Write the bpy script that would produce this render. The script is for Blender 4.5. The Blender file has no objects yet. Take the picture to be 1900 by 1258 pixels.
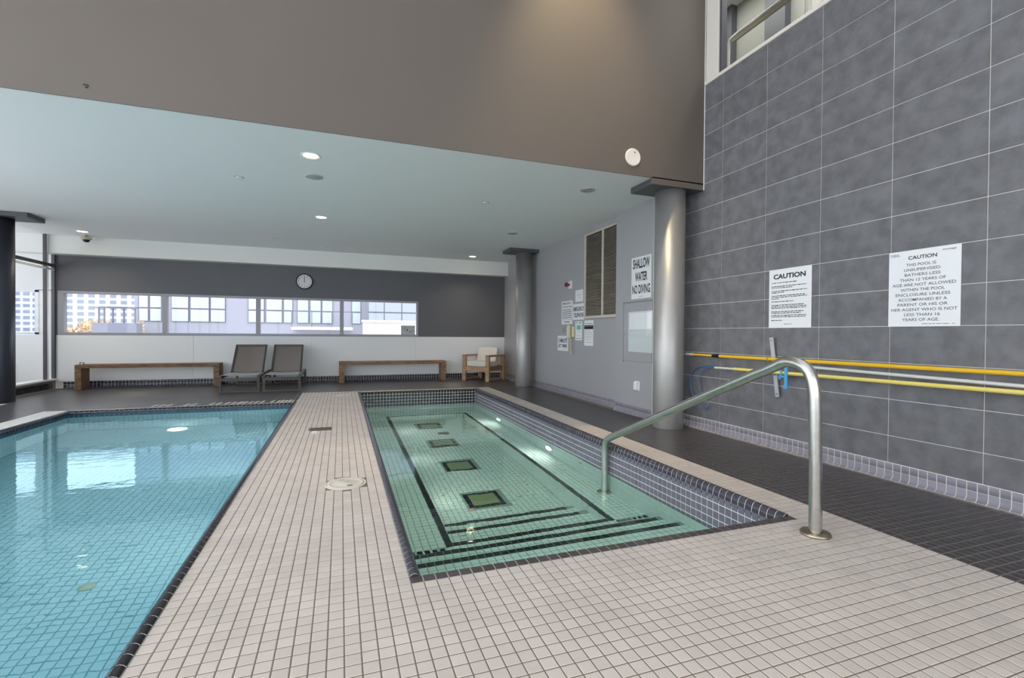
import bpy, math, random
from mathutils import Vector, Matrix
R = random.Random(7)
S = bpy.context.scene
COL = S.collection

# ------------------------------------------------------------------ camera
F_PX, YAW, PITCH, ROLL, CAMZ = 886.27, .3437184, -.01065405, .00776575, 1.2
fw = Vector((math.sin(YAW)*math.cos(PITCH), math.cos(YAW)*math.cos(PITCH), math.sin(PITCH)))
rt = Vector((math.cos(YAW), -math.sin(YAW), 0)); up = rt.cross(fw)
r2 = math.cos(ROLL)*rt + math.sin(ROLL)*up; u2 = -math.sin(ROLL)*rt + math.cos(ROLL)*up
cd = bpy.data.cameras.new('camera'); cam = bpy.data.objects.new('camera', cd); COL.objects.link(cam)
cd.sensor_width = 36; cd.lens = F_PX*36/1900; cd.clip_start = .05; cd.clip_end = 400
cam.matrix_world = Matrix(((r2.x, u2.x, -fw.x, 0), (r2.y, u2.y, -fw.y, 0), (r2.z, u2.z, -fw.z, CAMZ), (0, 0, 0, 1)))
S.camera = cam
# ------------------------------------------------------------------ world, lamps, exposure
SKY = 2.1
w = bpy.data.worlds.new('sky'); S.world = w; w.use_nodes = True
bg = w.node_tree.nodes['Background']; bg.inputs[0].default_value = (.90, .95, 1, 1); bg.inputs[1].default_value = SKY
def area(name, loc, rot, sx, sy, power, color=(1, 1, 1)):
    l = bpy.data.lights.new(name, 'AREA'); l.shape = 'RECTANGLE'; l.size = sx; l.size_y = sy; l.energy = power; l.color = color
    o = bpy.data.objects.new(name, l); COL.objects.link(o); o.location = loc; o.rotation_euler = rot
    return o
area('hall_fill_light', (-.7, .5, 6.6), (0, 0, 0), 8, 7, 50, (1, .97, .94))  # unseen fill area added below the high ceiling to brighten the hall
S.view_settings.view_transform = 'Standard'; S.view_settings.look = 'None'
S.view_settings.gamma = 1; S.view_settings.use_curve_mapping = False
S.view_settings.exposure = 0.75
S.cycles.use_denoising = True
S.cycles.max_bounces = 10; S.cycles.diffuse_bounces = 5; S.cycles.glossy_bounces = 4
S.cycles.transmission_bounces = 8; S.cycles.transparent_max_bounces = 12
S.cycles.sample_clamp_indirect = 8; S.cycles.blur_glossy = .5

# ------------------------------------------------------------------ materials
def lin(c):
    return tuple((v/255/12.92 if v <= 10 else ((v/255+.055)/1.055)**2.4) for v in c)+(1,)
MATS = {}
def mat(name, rgb, rough=.5, metal=0, vary=0, tile=0, bump=0, scale=8, spec=.5, stretch=None, contrast=None, detail=4, bscale=None):
    """vary: blotchy noise on the colour; tile: tone change from piece to piece; bump: fine relief"""
    if name in MATS: return MATS[name]
    m = bpy.data.materials.new(name); m.use_nodes = True; MATS[name] = m
    n, L = m.node_tree.nodes, m.node_tree.links; b = n['Principled BSDF']
    c = lin(rgb); b.inputs['Base Color'].default_value = c; b.inputs['Roughness'].default_value = rough
    b.inputs['Metallic'].default_value = metal; b.inputs['Specular IOR Level'].default_value = spec
    tc = n.new('ShaderNodeNewGeometry'); mp = n.new('ShaderNodeMapping'); L.new(tc.outputs['Position'], mp.inputs[0])
    if stretch: mp.inputs['Scale'].default_value = stretch
    src = None
    if vary:
        nz = n.new('ShaderNodeTexNoise'); nz.inputs['Scale'].default_value = scale; nz.inputs['Detail'].default_value = detail
        L.new(mp.outputs[0], nz.inputs[0])
        mr = n.new('ShaderNodeMapRange'); mr.inputs[1].default_value = .36; mr.inputs[2].default_value = .64
        mr.inputs[3].default_value = 1-vary; mr.inputs[4].default_value = 1+vary; L.new(nz.outputs[0], mr.inputs[0]); src = mr.outputs[0]
    if tile:
        g = n.new('ShaderNodeNewGeometry'); oi = n.new('ShaderNodeObjectInfo'); ad = n.new('ShaderNodeMath'); ad.operation = 'ADD'
        L.new(g.outputs['Random Per Island'], ad.inputs[0]); L.new(oi.outputs['Random'], ad.inputs[1])
        fr = n.new('ShaderNodeMath'); fr.operation = 'FRACT'; L.new(ad.outputs[0], fr.inputs[0])
        m2 = n.new('ShaderNodeMapRange'); m2.inputs[3].default_value = 1-tile; m2.inputs[4].default_value = 1+tile; L.new(fr.outputs[0], m2.inputs[0])
        if src:
            mu = n.new('ShaderNodeMath'); mu.operation = 'MULTIPLY'; L.new(src, mu.inputs[0]); L.new(m2.outputs[0], mu.inputs[1]); src = mu.outputs[0]
        else: src = m2.outputs[0]
    if src:
        vm = n.new('ShaderNodeVectorMath'); vm.operation = 'SCALE'; vm.inputs[0].default_value = c[:3]; L.new(src, vm.inputs['Scale']); L.new(vm.outputs[0], b.inputs['Base Color'])
    if bump:
        nz = n.new('ShaderNodeTexNoise'); nz.inputs['Scale'].default_value = bscale or scale*6; nz.inputs['Detail'].default_value = 3
        L.new(mp.outputs[0], nz.inputs[0]); bp = n.new('ShaderNodeBump'); bp.inputs['Strength'].default_value = bump; bp.inputs['Distance'].default_value = .01
        L.new(nz.outputs[0], bp.inputs['Height']); L.new(bp.outputs[0], b.inputs['Normal'])
    return m
def wood(name, c1, c2):
    if name in MATS: return MATS[name]
    m = mat(name, c1, .6); n, L = m.node_tree.nodes, m.node_tree.links; b = n['Principled BSDF']
    tc = n.new('ShaderNodeTexCoord'); mp = n.new('ShaderNodeMapping'); mp.inputs['Scale'].default_value = (3, 22, 22); L.new(tc.outputs['Object'], mp.inputs[0])
    nz = n.new('ShaderNodeTexNoise'); nz.inputs['Scale'].default_value = 2; nz.inputs['Detail'].default_value = 6; nz.inputs['Distortion'].default_value = .8; L.new(mp.outputs[0], nz.inputs[0])
    cr = n.new('ShaderNodeValToRGB'); cr.color_ramp.elements[0].position = .35; cr.color_ramp.elements[1].position = .7
    cr.color_ramp.elements[0].color = lin(c2); cr.color_ramp.elements[1].color = lin(c1); L.new(nz.outputs[0], cr.inputs[0]); L.new(cr.outputs[0], b.inputs['Base Color'])
    bp = n.new('ShaderNodeBump'); bp.inputs['Strength'].default_value = .3; bp.inputs['Distance'].default_value = .004; L.new(nz.outputs[0], bp.inputs['Height']); L.new(bp.outputs[0], b.inputs['Normal'])
    return m
def emit(name, rgb, s):
    if name in MATS: return MATS[name]
    m = bpy.data.materials.new(name); m.use_nodes = True; MATS[name] = m; n = m.node_tree.nodes
    b = n['Principled BSDF']; b.inputs['Emission Color'].default_value = lin(rgb); b.inputs['Emission Strength'].default_value = s; b.inputs['Base Color'].default_value = lin(rgb)
    return m
def glass(name, tint=(1, 1, 1), refl=.12):
    if name in MATS: return MATS[name]
    m = bpy.data.materials.new(name); m.use_nodes = True; MATS[name] = m; n, L = m.node_tree.nodes, m.node_tree.links
    n.remove(n['Principled BSDF']); o = n['Material Output']
    t = n.new('ShaderNodeBsdfTransparent'); t.inputs[0].default_value = (*tint, 1); g = n.new('ShaderNodeBsdfGlossy'); g.inputs['Roughness'].default_value = .02
    f = n.new('ShaderNodeFresnel'); x = n.new('ShaderNodeMixShader'); ge = n.new('ShaderNodeNewGeometry')
    io = n.new('ShaderNodeMapRange'); io.inputs[3].default_value = 1.3; io.inputs[4].default_value = 1/1.3; L.new(ge.outputs['Backfacing'], io.inputs[0]); L.new(io.outputs[0], f.inputs[0])
    L.new(f.outputs[0], x.inputs[0]); L.new(t.outputs[0], x.inputs[1]); L.new(g.outputs[0], x.inputs[2]); L.new(x.outputs[0], o.inputs[0])
    return m
def water(name, tint, wave):
    m = bpy.data.materials.new(name); m.use_nodes = True; n, L = m.node_tree.nodes, m.node_tree.links
    n.remove(n['Principled BSDF']); o = n['Material Output']
    g = n.new('ShaderNodeBsdfGlass'); g.inputs['IOR'].default_value = 1.333; g.inputs['Roughness'].default_value = 0; g.inputs[0].default_value = (*tint, 1)
    tc = n.new('ShaderNodeTexCoord'); mp = n.new('ShaderNodeMapping'); mp.inputs['Scale'].default_value = (1, 1.6, 1); L.new(tc.outputs['Object'], mp.inputs[0])
    a = n.new('ShaderNodeTexNoise'); a.inputs['Scale'].default_value = 5; a.inputs['Detail'].default_value = 2; L.new(mp.outputs[0], a.inputs[0])
    bp = n.new('ShaderNodeBump'); bp.inputs['Strength'].default_value = wave; bp.inputs['Distance'].default_value = .02
    L.new(a.outputs[0], bp.inputs['Height']); L.new(bp.outputs[0], g.inputs['Normal']); L.new(g.outputs[0], o.inputs[0])
    return m

M_LIGHT = mat('light_porcelain', (196, 185, 178), .55, tile=.05, vary=.04, scale=3, bump=.1)
M_DARK = mat('dark_porcelain', (56, 52, 55), .3, tile=.12, vary=.06, scale=2, bump=.15, spec=.9)
M_NAVY_SHADE = mat('navy_and_shaded_tile', (24, 26, 42), .15, tile=.25)
M_SLATE = mat('slate_violet_tile', (112, 110, 124), .3, tile=.1)
M_COPE = mat('black_bullnose_tile', (38, 36, 44), .18, tile=.2)
M_GROUTW = mat('pale_grout', (232, 229, 222), .9)
M_GROUTB = mat('brown_grout', (112, 101, 87), .9)
M_GROUTD = mat('grey_grout', (138, 129, 123), .9)
M_WALLT = mat('grey_stone_tile', (108, 108, 112), .45, vary=.17, tile=.05, scale=8, bump=.2, detail=12)
M_PAINTD = mat('dark_grey_paint', (98, 98, 102), .55, vary=.03, scale=.7, bump=.06)
M_PAINTM = mat('mid_grey_paint', (166, 165, 168), .5, vary=.03, scale=.7, bump=.06)
M_PAINTB = mat('taupe_paint', (100, 91, 84), .55, vary=.03, scale=.7, bump=.06)
M_WHITE = mat('white_paint', (236, 237, 238), .5, bump=.04)
M_CEIL = mat('ceiling_paint', (236, 238, 238), .8)
M_SOFF = mat('soffit_paint', (230, 231, 228), .7)
M_ALU = mat('grey_aluminium', (150, 150, 156), .45, metal=.3)
M_STEEL = mat('brushed_steel', (205, 203, 198), .28, metal=1, vary=.05, scale=30, bump=.05)
M_COLUMN = mat('silver_column_paint', (172, 170, 169), .40, metal=.6, vary=.03, scale=6, bump=.05)
M_CAP = mat('dark_steel_cap', (82, 82, 86), .5)
M_GLASS = glass('window_glass')
M_POOLT = mat('pool_white_tile', (214, 226, 226), .4, tile=.03)
M_POOLG = mat('pool_grout', (150, 176, 180), .8)
M_TUBT = mat('tub_pale_tile', (232, 240, 233), .4, tile=.03)
M_BLACKT = mat('black_step_tile', (30, 30, 34), .3, tile=.2)
M_PAPER = mat('white_sign', (232, 233, 236), .5)
M_INK = mat('black_ink', (32, 32, 36), .6)
M_INKG = mat('grey_ink', (92, 92, 98), .6)
M_BLACK = mat('black_plastic', (18, 18, 20), .4)
M_CREAM = mat('cream_plastic', (214, 204, 176), .45, vary=.04)
M_CHROME = mat('chrome', (225, 225, 225), .12, metal=1)

# ------------------------------------------------------------------ mesh helpers
class MB:
    def __init__(s): s.v = []; s.f = []; s.m = []; s.mi = 0; s.sm = []
    def add(s, vs, fs, smooth=False):
        k = len(s.v); s.v += [tuple(p) for p in vs]
        for f in fs: s.f.append(tuple(i+k for i in f)); s.m.append(s.mi); s.sm.append(smooth)
        return s
    def box(s, x0, y0, z0, x1, y1, z1, b=0, rz=0, c=None):
        X = sorted((x0, x1)); Y = sorted((y0, y1)); Z = sorted((z0, z1))
        if b <= 0:
            vs = [(X[i & 1], Y[i >> 1 & 1], Z[i >> 2]) for i in range(8)]
            fs = [(0, 2, 3, 1), (4, 5, 7, 6), (0, 1, 5, 4), (2, 6, 7, 3), (0, 4, 6, 2), (1, 3, 7, 5)]
        else:
            vs = []; fs = []
            for i in range(8):
                sx, sy, sz = i & 1, i >> 1 & 1, i >> 2
                x, y, z = X[sx], Y[sy], Z[sz]; dx, dy, dz = (b if not sx else -b), (b if not sy else -b), (b if not sz else -b)
                vs += [(x, y+dy, z+dz), (x+dx, y, z+dz), (x+dx, y+dy, z)]
            q = lambda i, a: i*3+a
            for a, (p0, p1, p2, p3) in ((0, (0, 4, 6, 2)), (0, (1, 3, 7, 5)), (1, (0, 1, 5, 4)), (1, (2, 6, 7, 3)), (2, (0, 2, 3, 1)), (2, (4, 5, 7, 6))):
                fs.append((q(p0, a), q(p1, a), q(p2, a), q(p3, a)))
            for i, j, a, c2 in ((0, 1, 1, 2), (2, 3, 1, 2), (4, 5, 1, 2), (6, 7, 1, 2), (0, 2, 0, 2), (1, 3, 0, 2), (4, 6, 0, 2), (5, 7, 0, 2), (0, 4, 0, 1), (1, 5, 0, 1), (2, 6, 0, 1), (3, 7, 0, 1)):
                fs.append((q(i, a), q(j, a), q(j, c2), q(i, c2)))
            for i in range(8): fs.append((q(i, 0), q(i, 1), q(i, 2)))
        if rz:
            cx, cy = c or ((x0+x1)/2, (y0+y1)/2); co, si = math.cos(rz), math.sin(rz)
            vs = [(cx+(x-cx)*co-(y-cy)*si, cy+(x-cx)*si+(y-cy)*co, z) for x, y, z in vs]
        return s.add(vs, fs)
    def beam(s, a, b, w, h, upv=(0, 0, 1)):
        a, b = Vector(a), Vector(b); d = (b-a).normalized(); sd = d.cross(Vector(upv)).normalized(); u = sd.cross(d)
        vs = [p+sd*i*w/2+u*j*h/2 for p in (a, b) for i, j in ((-1, -1), (1, -1), (1, 1), (-1, 1))]
        return s.add(vs, [(0, 1, 2, 3), (7, 6, 5, 4), (0, 4, 5, 1), (1, 5, 6, 2), (2, 6, 7, 3), (3, 7, 4, 0)])
    def tube(s, pts, r, n=12, caps=True):
        pts = [Vector(p) for p in pts]; rings = []; rr = r if isinstance(r, (list, tuple)) else [r]*len(pts)
        t0 = (pts[1]-pts[0]).normalized(); ref = Vector((0, 0, 1)) if abs(t0.z) < .9 else Vector((1, 0, 0)); u = t0.cross(ref).normalized()
        vs = []
        for i, p in enumerate(pts):
            t = (pts[min(i+1, len(pts)-1)]-pts[max(i-1, 0)]).normalized(); u = (u-t*u.dot(t)).normalized(); v = t.cross(u)
            vs += [p+(u*math.cos(2*math.pi*k/n)+v*math.sin(2*math.pi*k/n))*rr[i] for k in range(n)]
        fs = [(i*n+k, i*n+(k+1) % n, (i+1)*n+(k+1) % n, (i+1)*n+k) for i in range(len(pts)-1) for k in range(n)]
        s.add(vs, fs, True)
        if caps: s.add(vs[:n], [tuple(range(n))[::-1]]); s.add(vs[-n:], [tuple(range(n))])
        return s
    def lathe(s, prof, c=(0, 0, 0), n=32, axis=None, smooth=True):
        """prof: (radius, height) from bottom to top about +Z (or about axis)"""
        q = Vector(axis).to_track_quat('Z', 'Y') if axis else None; c = Vector(c); vs = []
        for r, h in prof:
            for k in range(n):
                p = Vector((r*math.cos(2*math.pi*k/n), r*math.sin(2*math.pi*k/n), h)); vs.append(c+(q @ p if q else p))
        fs = [(i*n+k, i*n+(k+1) % n, (i+1)*n+(k+1) % n, (i+1)*n+k) for i in range(len(prof)-1) for k in range(n)]
        return s.add(vs, fs, smooth)
    def build(s, name, m, parent=None, **p):
        me = bpy.data.meshes.new(name); me.from_pydata(s.v, [], s.f)
        for x in (m if isinstance(m, (list, tuple)) else [m]): me.materials.append(x)
        me.polygons.foreach_set('material_index', s.m); me.polygons.foreach_set('use_smooth', s.sm); me.update()
        o = bpy.data.objects.new(name, me); COL.objects.link(o)
        if parent: o.parent = parent
        for k, v in p.items(): o[k] = v
        return o
def thing(name, label, cat, loc=(0, 0, 0), group=None):
    o = bpy.data.objects.new(name, None); COL.objects.link(o); o.location = loc; o.empty_display_size = .1
    o['label'] = label; o['category'] = cat
    if group: o['group'] = group
    bpy.context.view_layer.update()
    return o
def under(o, parent):
    """parent without moving the world-space mesh data"""
    o.parent = parent; o.matrix_parent_inverse = Matrix.Translation(parent.location).inverted(); return o
def part(mb, name, m, root, **p):
    o = mb.build(name, m, None, **p)
    r = root
    off = Vector((0, 0, 0))
    while r: off += r.location; r = r.parent
    for v in o.data.vertices: v.co -= off
    o.parent = root
    return o
def linkobj(name, me, parent, loc, rot=None, off=Vector((0, 0, 0))):
    o = bpy.data.objects.new(name, me); COL.objects.link(o); o.parent = parent; o.location = Vector(loc)-off
    if rot: o.rotation_euler = rot
    return o
def seen(p):
    v = Vector(p)-Vector((0, 0, CAMZ)); z = v.dot(fw)
    if z < .2: return 0
    x = F_PX*v.dot(r2)/z; y = F_PX*v.dot(u2)/z
    return 1/z if abs(x) < 960 and abs(y) < 640 else 0

# ---- tiles: one chamfered slab, laid in a grid; the largest in view are parts, the rest one field
def slab(mb, O, U, V, N, pu, pv, gap, h, c=.0022):
    g = gap/2; O = Vector(O)
    a = [(g, g), (pu-g, g), (pu-g, pv-g), (g, pv-g)]; g2 = g+c; b = [(g2, g2), (pu-g2, g2), (pu-g2, pv-g2), (g2, pv-g2)]
    vs = [O+U*x+V*y for x, y in a]+[O+U*x+V*y+N*h for x, y in b]
    mb.add(vs, [(4, 5, 6, 7), (0, 1, 5, 4), (1, 2, 6, 5), (2, 3, 7, 6), (3, 0, 4, 7)])
def field(tiles, m, name, root, pu, pv, U, V, N, gap=.004, h=.004, limit=300, single=True):
    """tiles: list of lower corners"""
    U, V, N = Vector(U), Vector(V), Vector(N)
    ranked = sorted(tiles, key=lambda t: -seen(Vector(t)+U*pu/2+V*pv/2)) if single else tiles
    k = min(limit, len(ranked)) if single else 0
    off = Vector((0, 0, 0)); r = root
    while r: off += r.location; r = r.parent
    if k:
        mb = MB(); slab(mb, -U*pu/2-V*pv/2, U, V, N, pu, pv, gap, h)
        me = mb.build('t', m); mesh = me.data; mesh.name = name; bpy.data.objects.remove(me)
        for t in ranked[:k]: linkobj(name, mesh, root, Vector(t)+U*pu/2+V*pv/2, off=off)
    if len(ranked) > k:
        mb = MB()
        for t in ranked[k:]: slab(mb, Vector(t)-off, U, V, N, pu, pv, gap, h)
        mb.build(name+'_field', m, root, kind='stuff')
X, Y, Z = Vector((1, 0, 0)), Vector((0, 1, 0)), Vector((0, 0, 1))

# ------------------------------------------------------------------ layout constants
PX, PY = .0611, .0629
GX0, GY0 = -.717, 2.306
CEIL_Z, HIGH_Z = 3.13, 6.9
WR, WF, WB, WL = 4.365, 4.25, 12.5, -5.56
YB = 4.955                       # bulkhead
XC0, XC1 = GX0+58*PX, GX0+63*PX  # right curb 2.827 .. 3.132
TX0, TX1 = GX0+17*PX, XC0        # tub 0.322 .. 2.827
TY0, TY1 = GY0, GY0+124*PY       # 2.306 .. 10.106
YS = GY0+127*PY                  # far end of the light strip
PXL, PXR, PYF = -3.79, -.785, 8.84
WTUB, WPOOL = -.32, -.09
YN = -3.0

def struct(mb, name, m, parent=None, **p):
    if parent: return part(mb, name, m, parent, **p)
    return mb.build(name, m, None, kind='structure', **p)

# ------------------------------------------------------------------ floor
mb = MB(); zt = -.0018
def fl(x0, y0, x1, y1): mb.box(x0, y0, -.03, x1, y1, zt)
mb.mi = 0
fl(GX0-.0, YN, XC1, TY0); fl(GX0, TY0, TX0, TY1); fl(XC0, TY0, XC1, TY1); fl(GX0, TY1, XC1, YS)
fl(-4.13, YN, -3.85, 8.96); fl(-4.13, 8.96-.06, GX0, 8.96)
mb.mi = 1
fl(XC1, YN, WR, WB); fl(WL, YS, XC1, WB); fl(WL, 8.96, GX0, YS); fl(WL, YN, -4.13, 8.96)
floor = mb.build('floor', [M_GROUTB, M_GROUTD], None, kind='structure')
def occ(x, y):   # where a lid or grate sits instead of tiles
    return math.hypot(x-.04, y-4.01) < .165 or math.hypot(x-.04, y-9.68) < .165 or (-.375 < x < -.105 and 6.3 < y < 6.47)
lt = []
j0 = int((YN-GY0)/PY)+1
for i in range(63):
    for j in range(j0, 127):
        x, y = GX0+i*PX, GY0+j*PY
        if 17 <= i < 58 and 0 <= j < 124: continue
        if occ(x+PX/2, y+PY/2): continue
        lt.append((x, y, zt))
field(lt, M_LIGHT, 'light_tile', floor, PX, PY, X, Y, Z, gap=.0048, h=.0018)
row = [(GX0+i*PX, TY0, zt) for i in range(17, 58)]
dk = []
for i in range(20):
    for j in range(j0, 162):
        x, y = XC1+i*PX, GY0+j*PY
        if x+PX <= WR-.02 and not (i > 15 and y > 5.6): dk.append((x, y, zt))
i = 1
while XC1-i*PX > WL+.05:
    for j in range(107, 162):
        x, y = XC1-i*PX, GY0+j*PY
        if j >= 127 or x+PX < GX0-.02: dk.append((x, y, zt))
    i += 1
x = -4.13
while x-PX > WL+.05:
    x -= PX
    for j in range(0, 107): dk.append((x, GY0+j*PY, zt))
field(dk, M_DARK, 'dark_tile', floor, PX, PY, X, Y, Z, gap=.0055, h=.0016)
# white border tiles round the far and left sides of the pool
wt = [(-4.13+i*.07, 8.96-(k+1)*PY, zt) for i in range(4) for k in range(150)]+[(-3.85+i*PX, 8.90, zt) for i in range(51)]
M_BORDER = mat('white_border_tile', (226, 224, 220), .5, tile=.04)
field(wt, M_BORDER, 'border_tile', floor, .066, .06, X, Y, Z, gap=.004, h=.002, limit=120)
# white letters set in the deck beyond the pool (worn, hard to read)
mb = MB()
def dk_stroke(x, y, dx, dy): mb.beam((x, y, .0025), (x+dx, y+dy, .0025), .035, .004)
for gx, n_ in ((-2.52, 3), (-2.08, 2), (-1.72, 2), (-1.5, 3)):
    for k in range(n_): dk_stroke(gx+k*.1-.3, 9.03, .03, .2)
for k in range(5): dk_stroke(-1.62+k*.085, 9.03, .03, .22)
dk_stroke(-1.12, 9.03, .03, .22)
for k in range(6): dk_stroke(-.0-1.02+k*.06, 9.03, .02, .24 if k % 2 else .2)
part(mb, 'deck_lettering', M_BORDER, floor)
# small pale floor patch by the left column
mb = MB()
for i in range(7):
    for j in range(4): slab(mb, Vector((-5.52+i*PX, 9.78+j*PY, 0)), X, Y, Z, PX, PY, .004, .004)
part(mb, 'pale_tile_patch', M_BORDER, floor, kind='stuff')

# ------------------------------------------------------------------ pools
def coping(root, name, m, prof, along, start, n, pitch, mirror=False, limit=300, g=.003):
    """one rounded edge tile per step. prof: (across, height)"""
    mb = MB(); k = len(prof)
    ax = Y if along == 'y' else X; cr = X if along == 'y' else Y
    sgn = -1 if mirror else 1
    vs = []
    for t in (g, pitch-g):
        vs += [ax*t+cr*(sgn*a)+Z*h for a, h in prof]
    fs = [(i, i+1, k+i+1, k+i) for i in range(k-1)]
    mb.add(vs, fs, True); mb.add([v-Z*.002*0 for v in vs[:k]]+[vs[0]-Z*.03, vs[k-1]-Z*.03], [tuple(range(k))+(k+1, k)])
    mb.add(vs[k:]+[vs[k]-Z*.03, vs[2*k-1]-Z*.03], [tuple(range(k))+(k+1, k)])
    tmp = mb.build('t', m); mesh = tmp.data; mesh.name = name; bpy.data.objects.remove(tmp)
    pos = [Vector(start)+ax*i*pitch for i in range(n)]
    gm = MB(); gp = [(a+(.0018 if a > .03 else 0)*-1, h-.0022) for a, h in prof]
    gv = [Vector(start)-root.location+ax*t+cr*(sgn*a)+Z*h for t in (0, n*pitch) for a, h in gp]
    gm.add(gv, [(i, i+1, k+i+1, k+i) for i in range(k-1)], True); gm.build('joint_bed', M_GROUTW, root)
    rk = sorted(pos, key=lambda p: -seen(p)); off = root.location
    for p in rk[:limit]: linkobj(name, mesh, root, p, off=off)
    if len(rk) > limit:
        m2 = MB()
        for p in rk[limit:]:
            m2.add([p+v-off for v in vs], fs, True)
        m2.build(name+'_run', m, root, kind='stuff')
ROLLP = [(0, .001), (.008, .009), (.02, .014), (.034, .013), (.047, .004), (.056, -.012), (.062, -.032), (.064, -.055)]

hot = thing('hot_tub', 'long rectangular hot tub with green-tinted water and black-edged steps', 'pool', (1.55, 6, -.4))
LX0, LX1 = TX0+.063, TX1-.063
ZD = WTUB-.0629
mb = MB(); mb.mi = 0   # backing shell behind the wall tiles
def shell(mb, x0, y0, x1, y1, ztop, zbot, t=.1):
    mb.box(x0-t, y0-t, zbot-t, x1+t, y1+t, zbot); mb.box(x0-t, y0, zbot, x0, y1, ztop); mb.box(x1, y0, zbot, x1+t, y1, ztop)
    mb.box(x0-t, y0-t, zbot, x1+t, y0, ztop); mb.box(x0-t, y1, zbot, x1+t, y1+t, ztop)
ZBEN, ZFLR = -.90, -1.41
wx0, wx1, wy0, wy1 = .885, 2.365, 3.93, 9.50   # edge of the well
ny = TY0+PY
# benches and steps as solid blocks
mb.mi = 1
mb.box(LX0-.06, ny-.06, -1.6, LX1+.06, TY1+.06, ZFLR-.004)
mb.box(LX0-.06, ny, ZFLR, wx0, TY1, ZBEN-.004); mb.box(wx1, ny, ZFLR, LX1+.06, TY1, ZBEN-.004); mb.box(wx0, wy1, ZFLR, wx1, TY1, ZBEN-.004)
steps = [(-.56, 3.28+.09), (-.73, 3.66), (ZBEN, wy0), (-1.07, 4.31), (-1.24, 4.62)]
y0 = ny
for k, (z, y1) in enumerate(steps):
    xa, xb = (LX0, LX1) if k < 2 else (wx0, wx1)
    mb.box(xa, ny, ZFLR, xb, y1, z-.004)
# outer walls
mb.mi = 0
mb.box(LX0-.06, ny, -1.6, LX0-.004, TY1, -.035); mb.box(LX1+.004, ny, -1.6, LX1+.06, TY1, -.035)
mb.box(LX0-.06, ny-.063, -1.6, LX1+.06, ny-.004, -.006); mb.box(LX0-.06, TY1+.004, -1.6, LX1+.06, TY1+.06, -.006)
part(mb, 'basin', [M_GROUTW, mat('tub_grout', (152, 166, 156), .8)], hot)
# dark wall tiles above the water, one row below it
def wallrows(x_or_y, a0, a1, ztop, nrow, plane, pitch=PY):
    out = []; n = int(round((a1-a0)/pitch))
    for j in range(nrow):
        for i in range(n):
            a = a0+i*pitch; z = ztop-(j+1)*PY
            out.append((x_or_y, a, z) if plane == 'x' else (a, x_or_y, z))
    return out
field(wallrows(LX1+.004, ny, TY1, -.05, 5, 'x'), M_SLATE, 'wall_tile', hot, PY, PY, Y, Z, -X, gap=.006, h=.004)
field(wallrows(TY1+.004, LX0, LX1, -.004, 6, 'y', (LX1-LX0)/38), M_NAVY_SHADE, 'end_wall_tile', hot, (LX1-LX0)/38, PY, X, Z, -Y, gap=.007, h=.004, limit=228)  # same glossy tile as the side wall, its shade put into a darker colour
field(wallrows(LX0-.004, ny, TY1, -.06, 5, 'x'), M_SLATE, 'side_wall_tile', hot, PY, PY, Y, Z, X, h=.004, single=False)
# pale tiles under water
def plane_tiles(x0, x1, y0, y1, z, holes=()):
    out = []; nx = max(1, int(round((x1-x0)/PX))); nyy = max(1, int(round((y1-y0)/PY)))
    for i in range(nx):
        for j in range(nyy):
            x, y = x0+i*(x1-x0)/nx, y0+j*(y1-y0)/nyy
            if any(a-.03 < x+PX/2 < b+.03 and c-.03 < y+PY/2 < d+.03 for a, b, c, d in holes): continue
            out.append((Vector((x, y, z)), (x1-x0)/nx, (y1-y0)/nyy))
    return out
def lay(mb, lst, U, V, N, off, h=.004):
    for p, a, b in lst: slab(mb, p-off, U, V, N, a, b, .0065, h, .001)
mb = MB(); off = hot.location
drains = [(1.57, 8.97), (1.57, 7.69), (1.55, 6.47), (1.55, 5.25)]
DH = [(x-.22, x+.22, y-.22, y+.22) for x, y in drains]
lay(mb, plane_tiles(LX0, wx0-PX, ny+1.0, TY1, ZBEN-.004), X, Y, Z, off)
lay(mb, plane_tiles(wx1+PX, LX1, ny+1.0, TY1, ZBEN-.004), X, Y, Z, off)
lay(mb, plane_tiles(wx0-PX, wx1+PX, wy1+PY, TY1, ZBEN-.004), X, Y, Z, off)
lay(mb, plane_tiles(wx0, wx1, 4.62, wy1, ZFLR-.004, DH+[(1.66, 1.76, 8.28, 8.38)]), X, Y, Z, off)
prev = ny
for k, (z, y1) in enumerate(steps):
    xa, xb = (LX0, LX1) if k < 2 else ((LX0, LX1) if k == 2 else (wx0, wx1))
    lay(mb, plane_tiles(xa, xb, prev, y1-PY, z-.004), X, Y, Z, off)
    # risers
    nz = steps[k+1][0] if k+1 < len(steps) else ZFLR
    n = int(round((xb-xa)/PX))
    if k != 2:
        for i in range(n):
            for q in range(3): slab(mb, Vector((xa+i*PX, y1, z-(q+1)*(z-nz)/3))-off, X, Z, Y, PX, (z-nz)/3, .004, .004)
    prev = y1
for xx, N, in ((wx0, X), (wx1, -X)):
    for j in range(int((wy1-wy0)/PY)):
        for q in range(8): slab(mb, Vector((xx, wy0+j*PY, ZBEN-(q+1)*PY))-off, Y, Z, N, PY, PY, .004, .004)
for i in range(int((wx1-wx0)/PX)):
    for q in range(8): slab(mb, Vector((wx0+i*PX, wy1, ZBEN-(q+1)*PY))-off, X, Z, -Y, PX, PY, .004, .004)
for xx, N in ((LX0-.004, X), (LX1+.004, -X)):
    for j in range(124):
        for q in range(9): slab(mb, Vector((xx, ny+j*PY, ZD-(q+1)*PY))-off, Y, Z, N, PY, PY, .004, .004)
for i in range(38):
    for q in range(9): slab(mb, Vector((LX0+i*(LX1-LX0)/38, TY1+.004, ZD-(q+1)*PY))-off, X, Z, -Y, (LX1-LX0)/38, PY, .004, .004)
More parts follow.
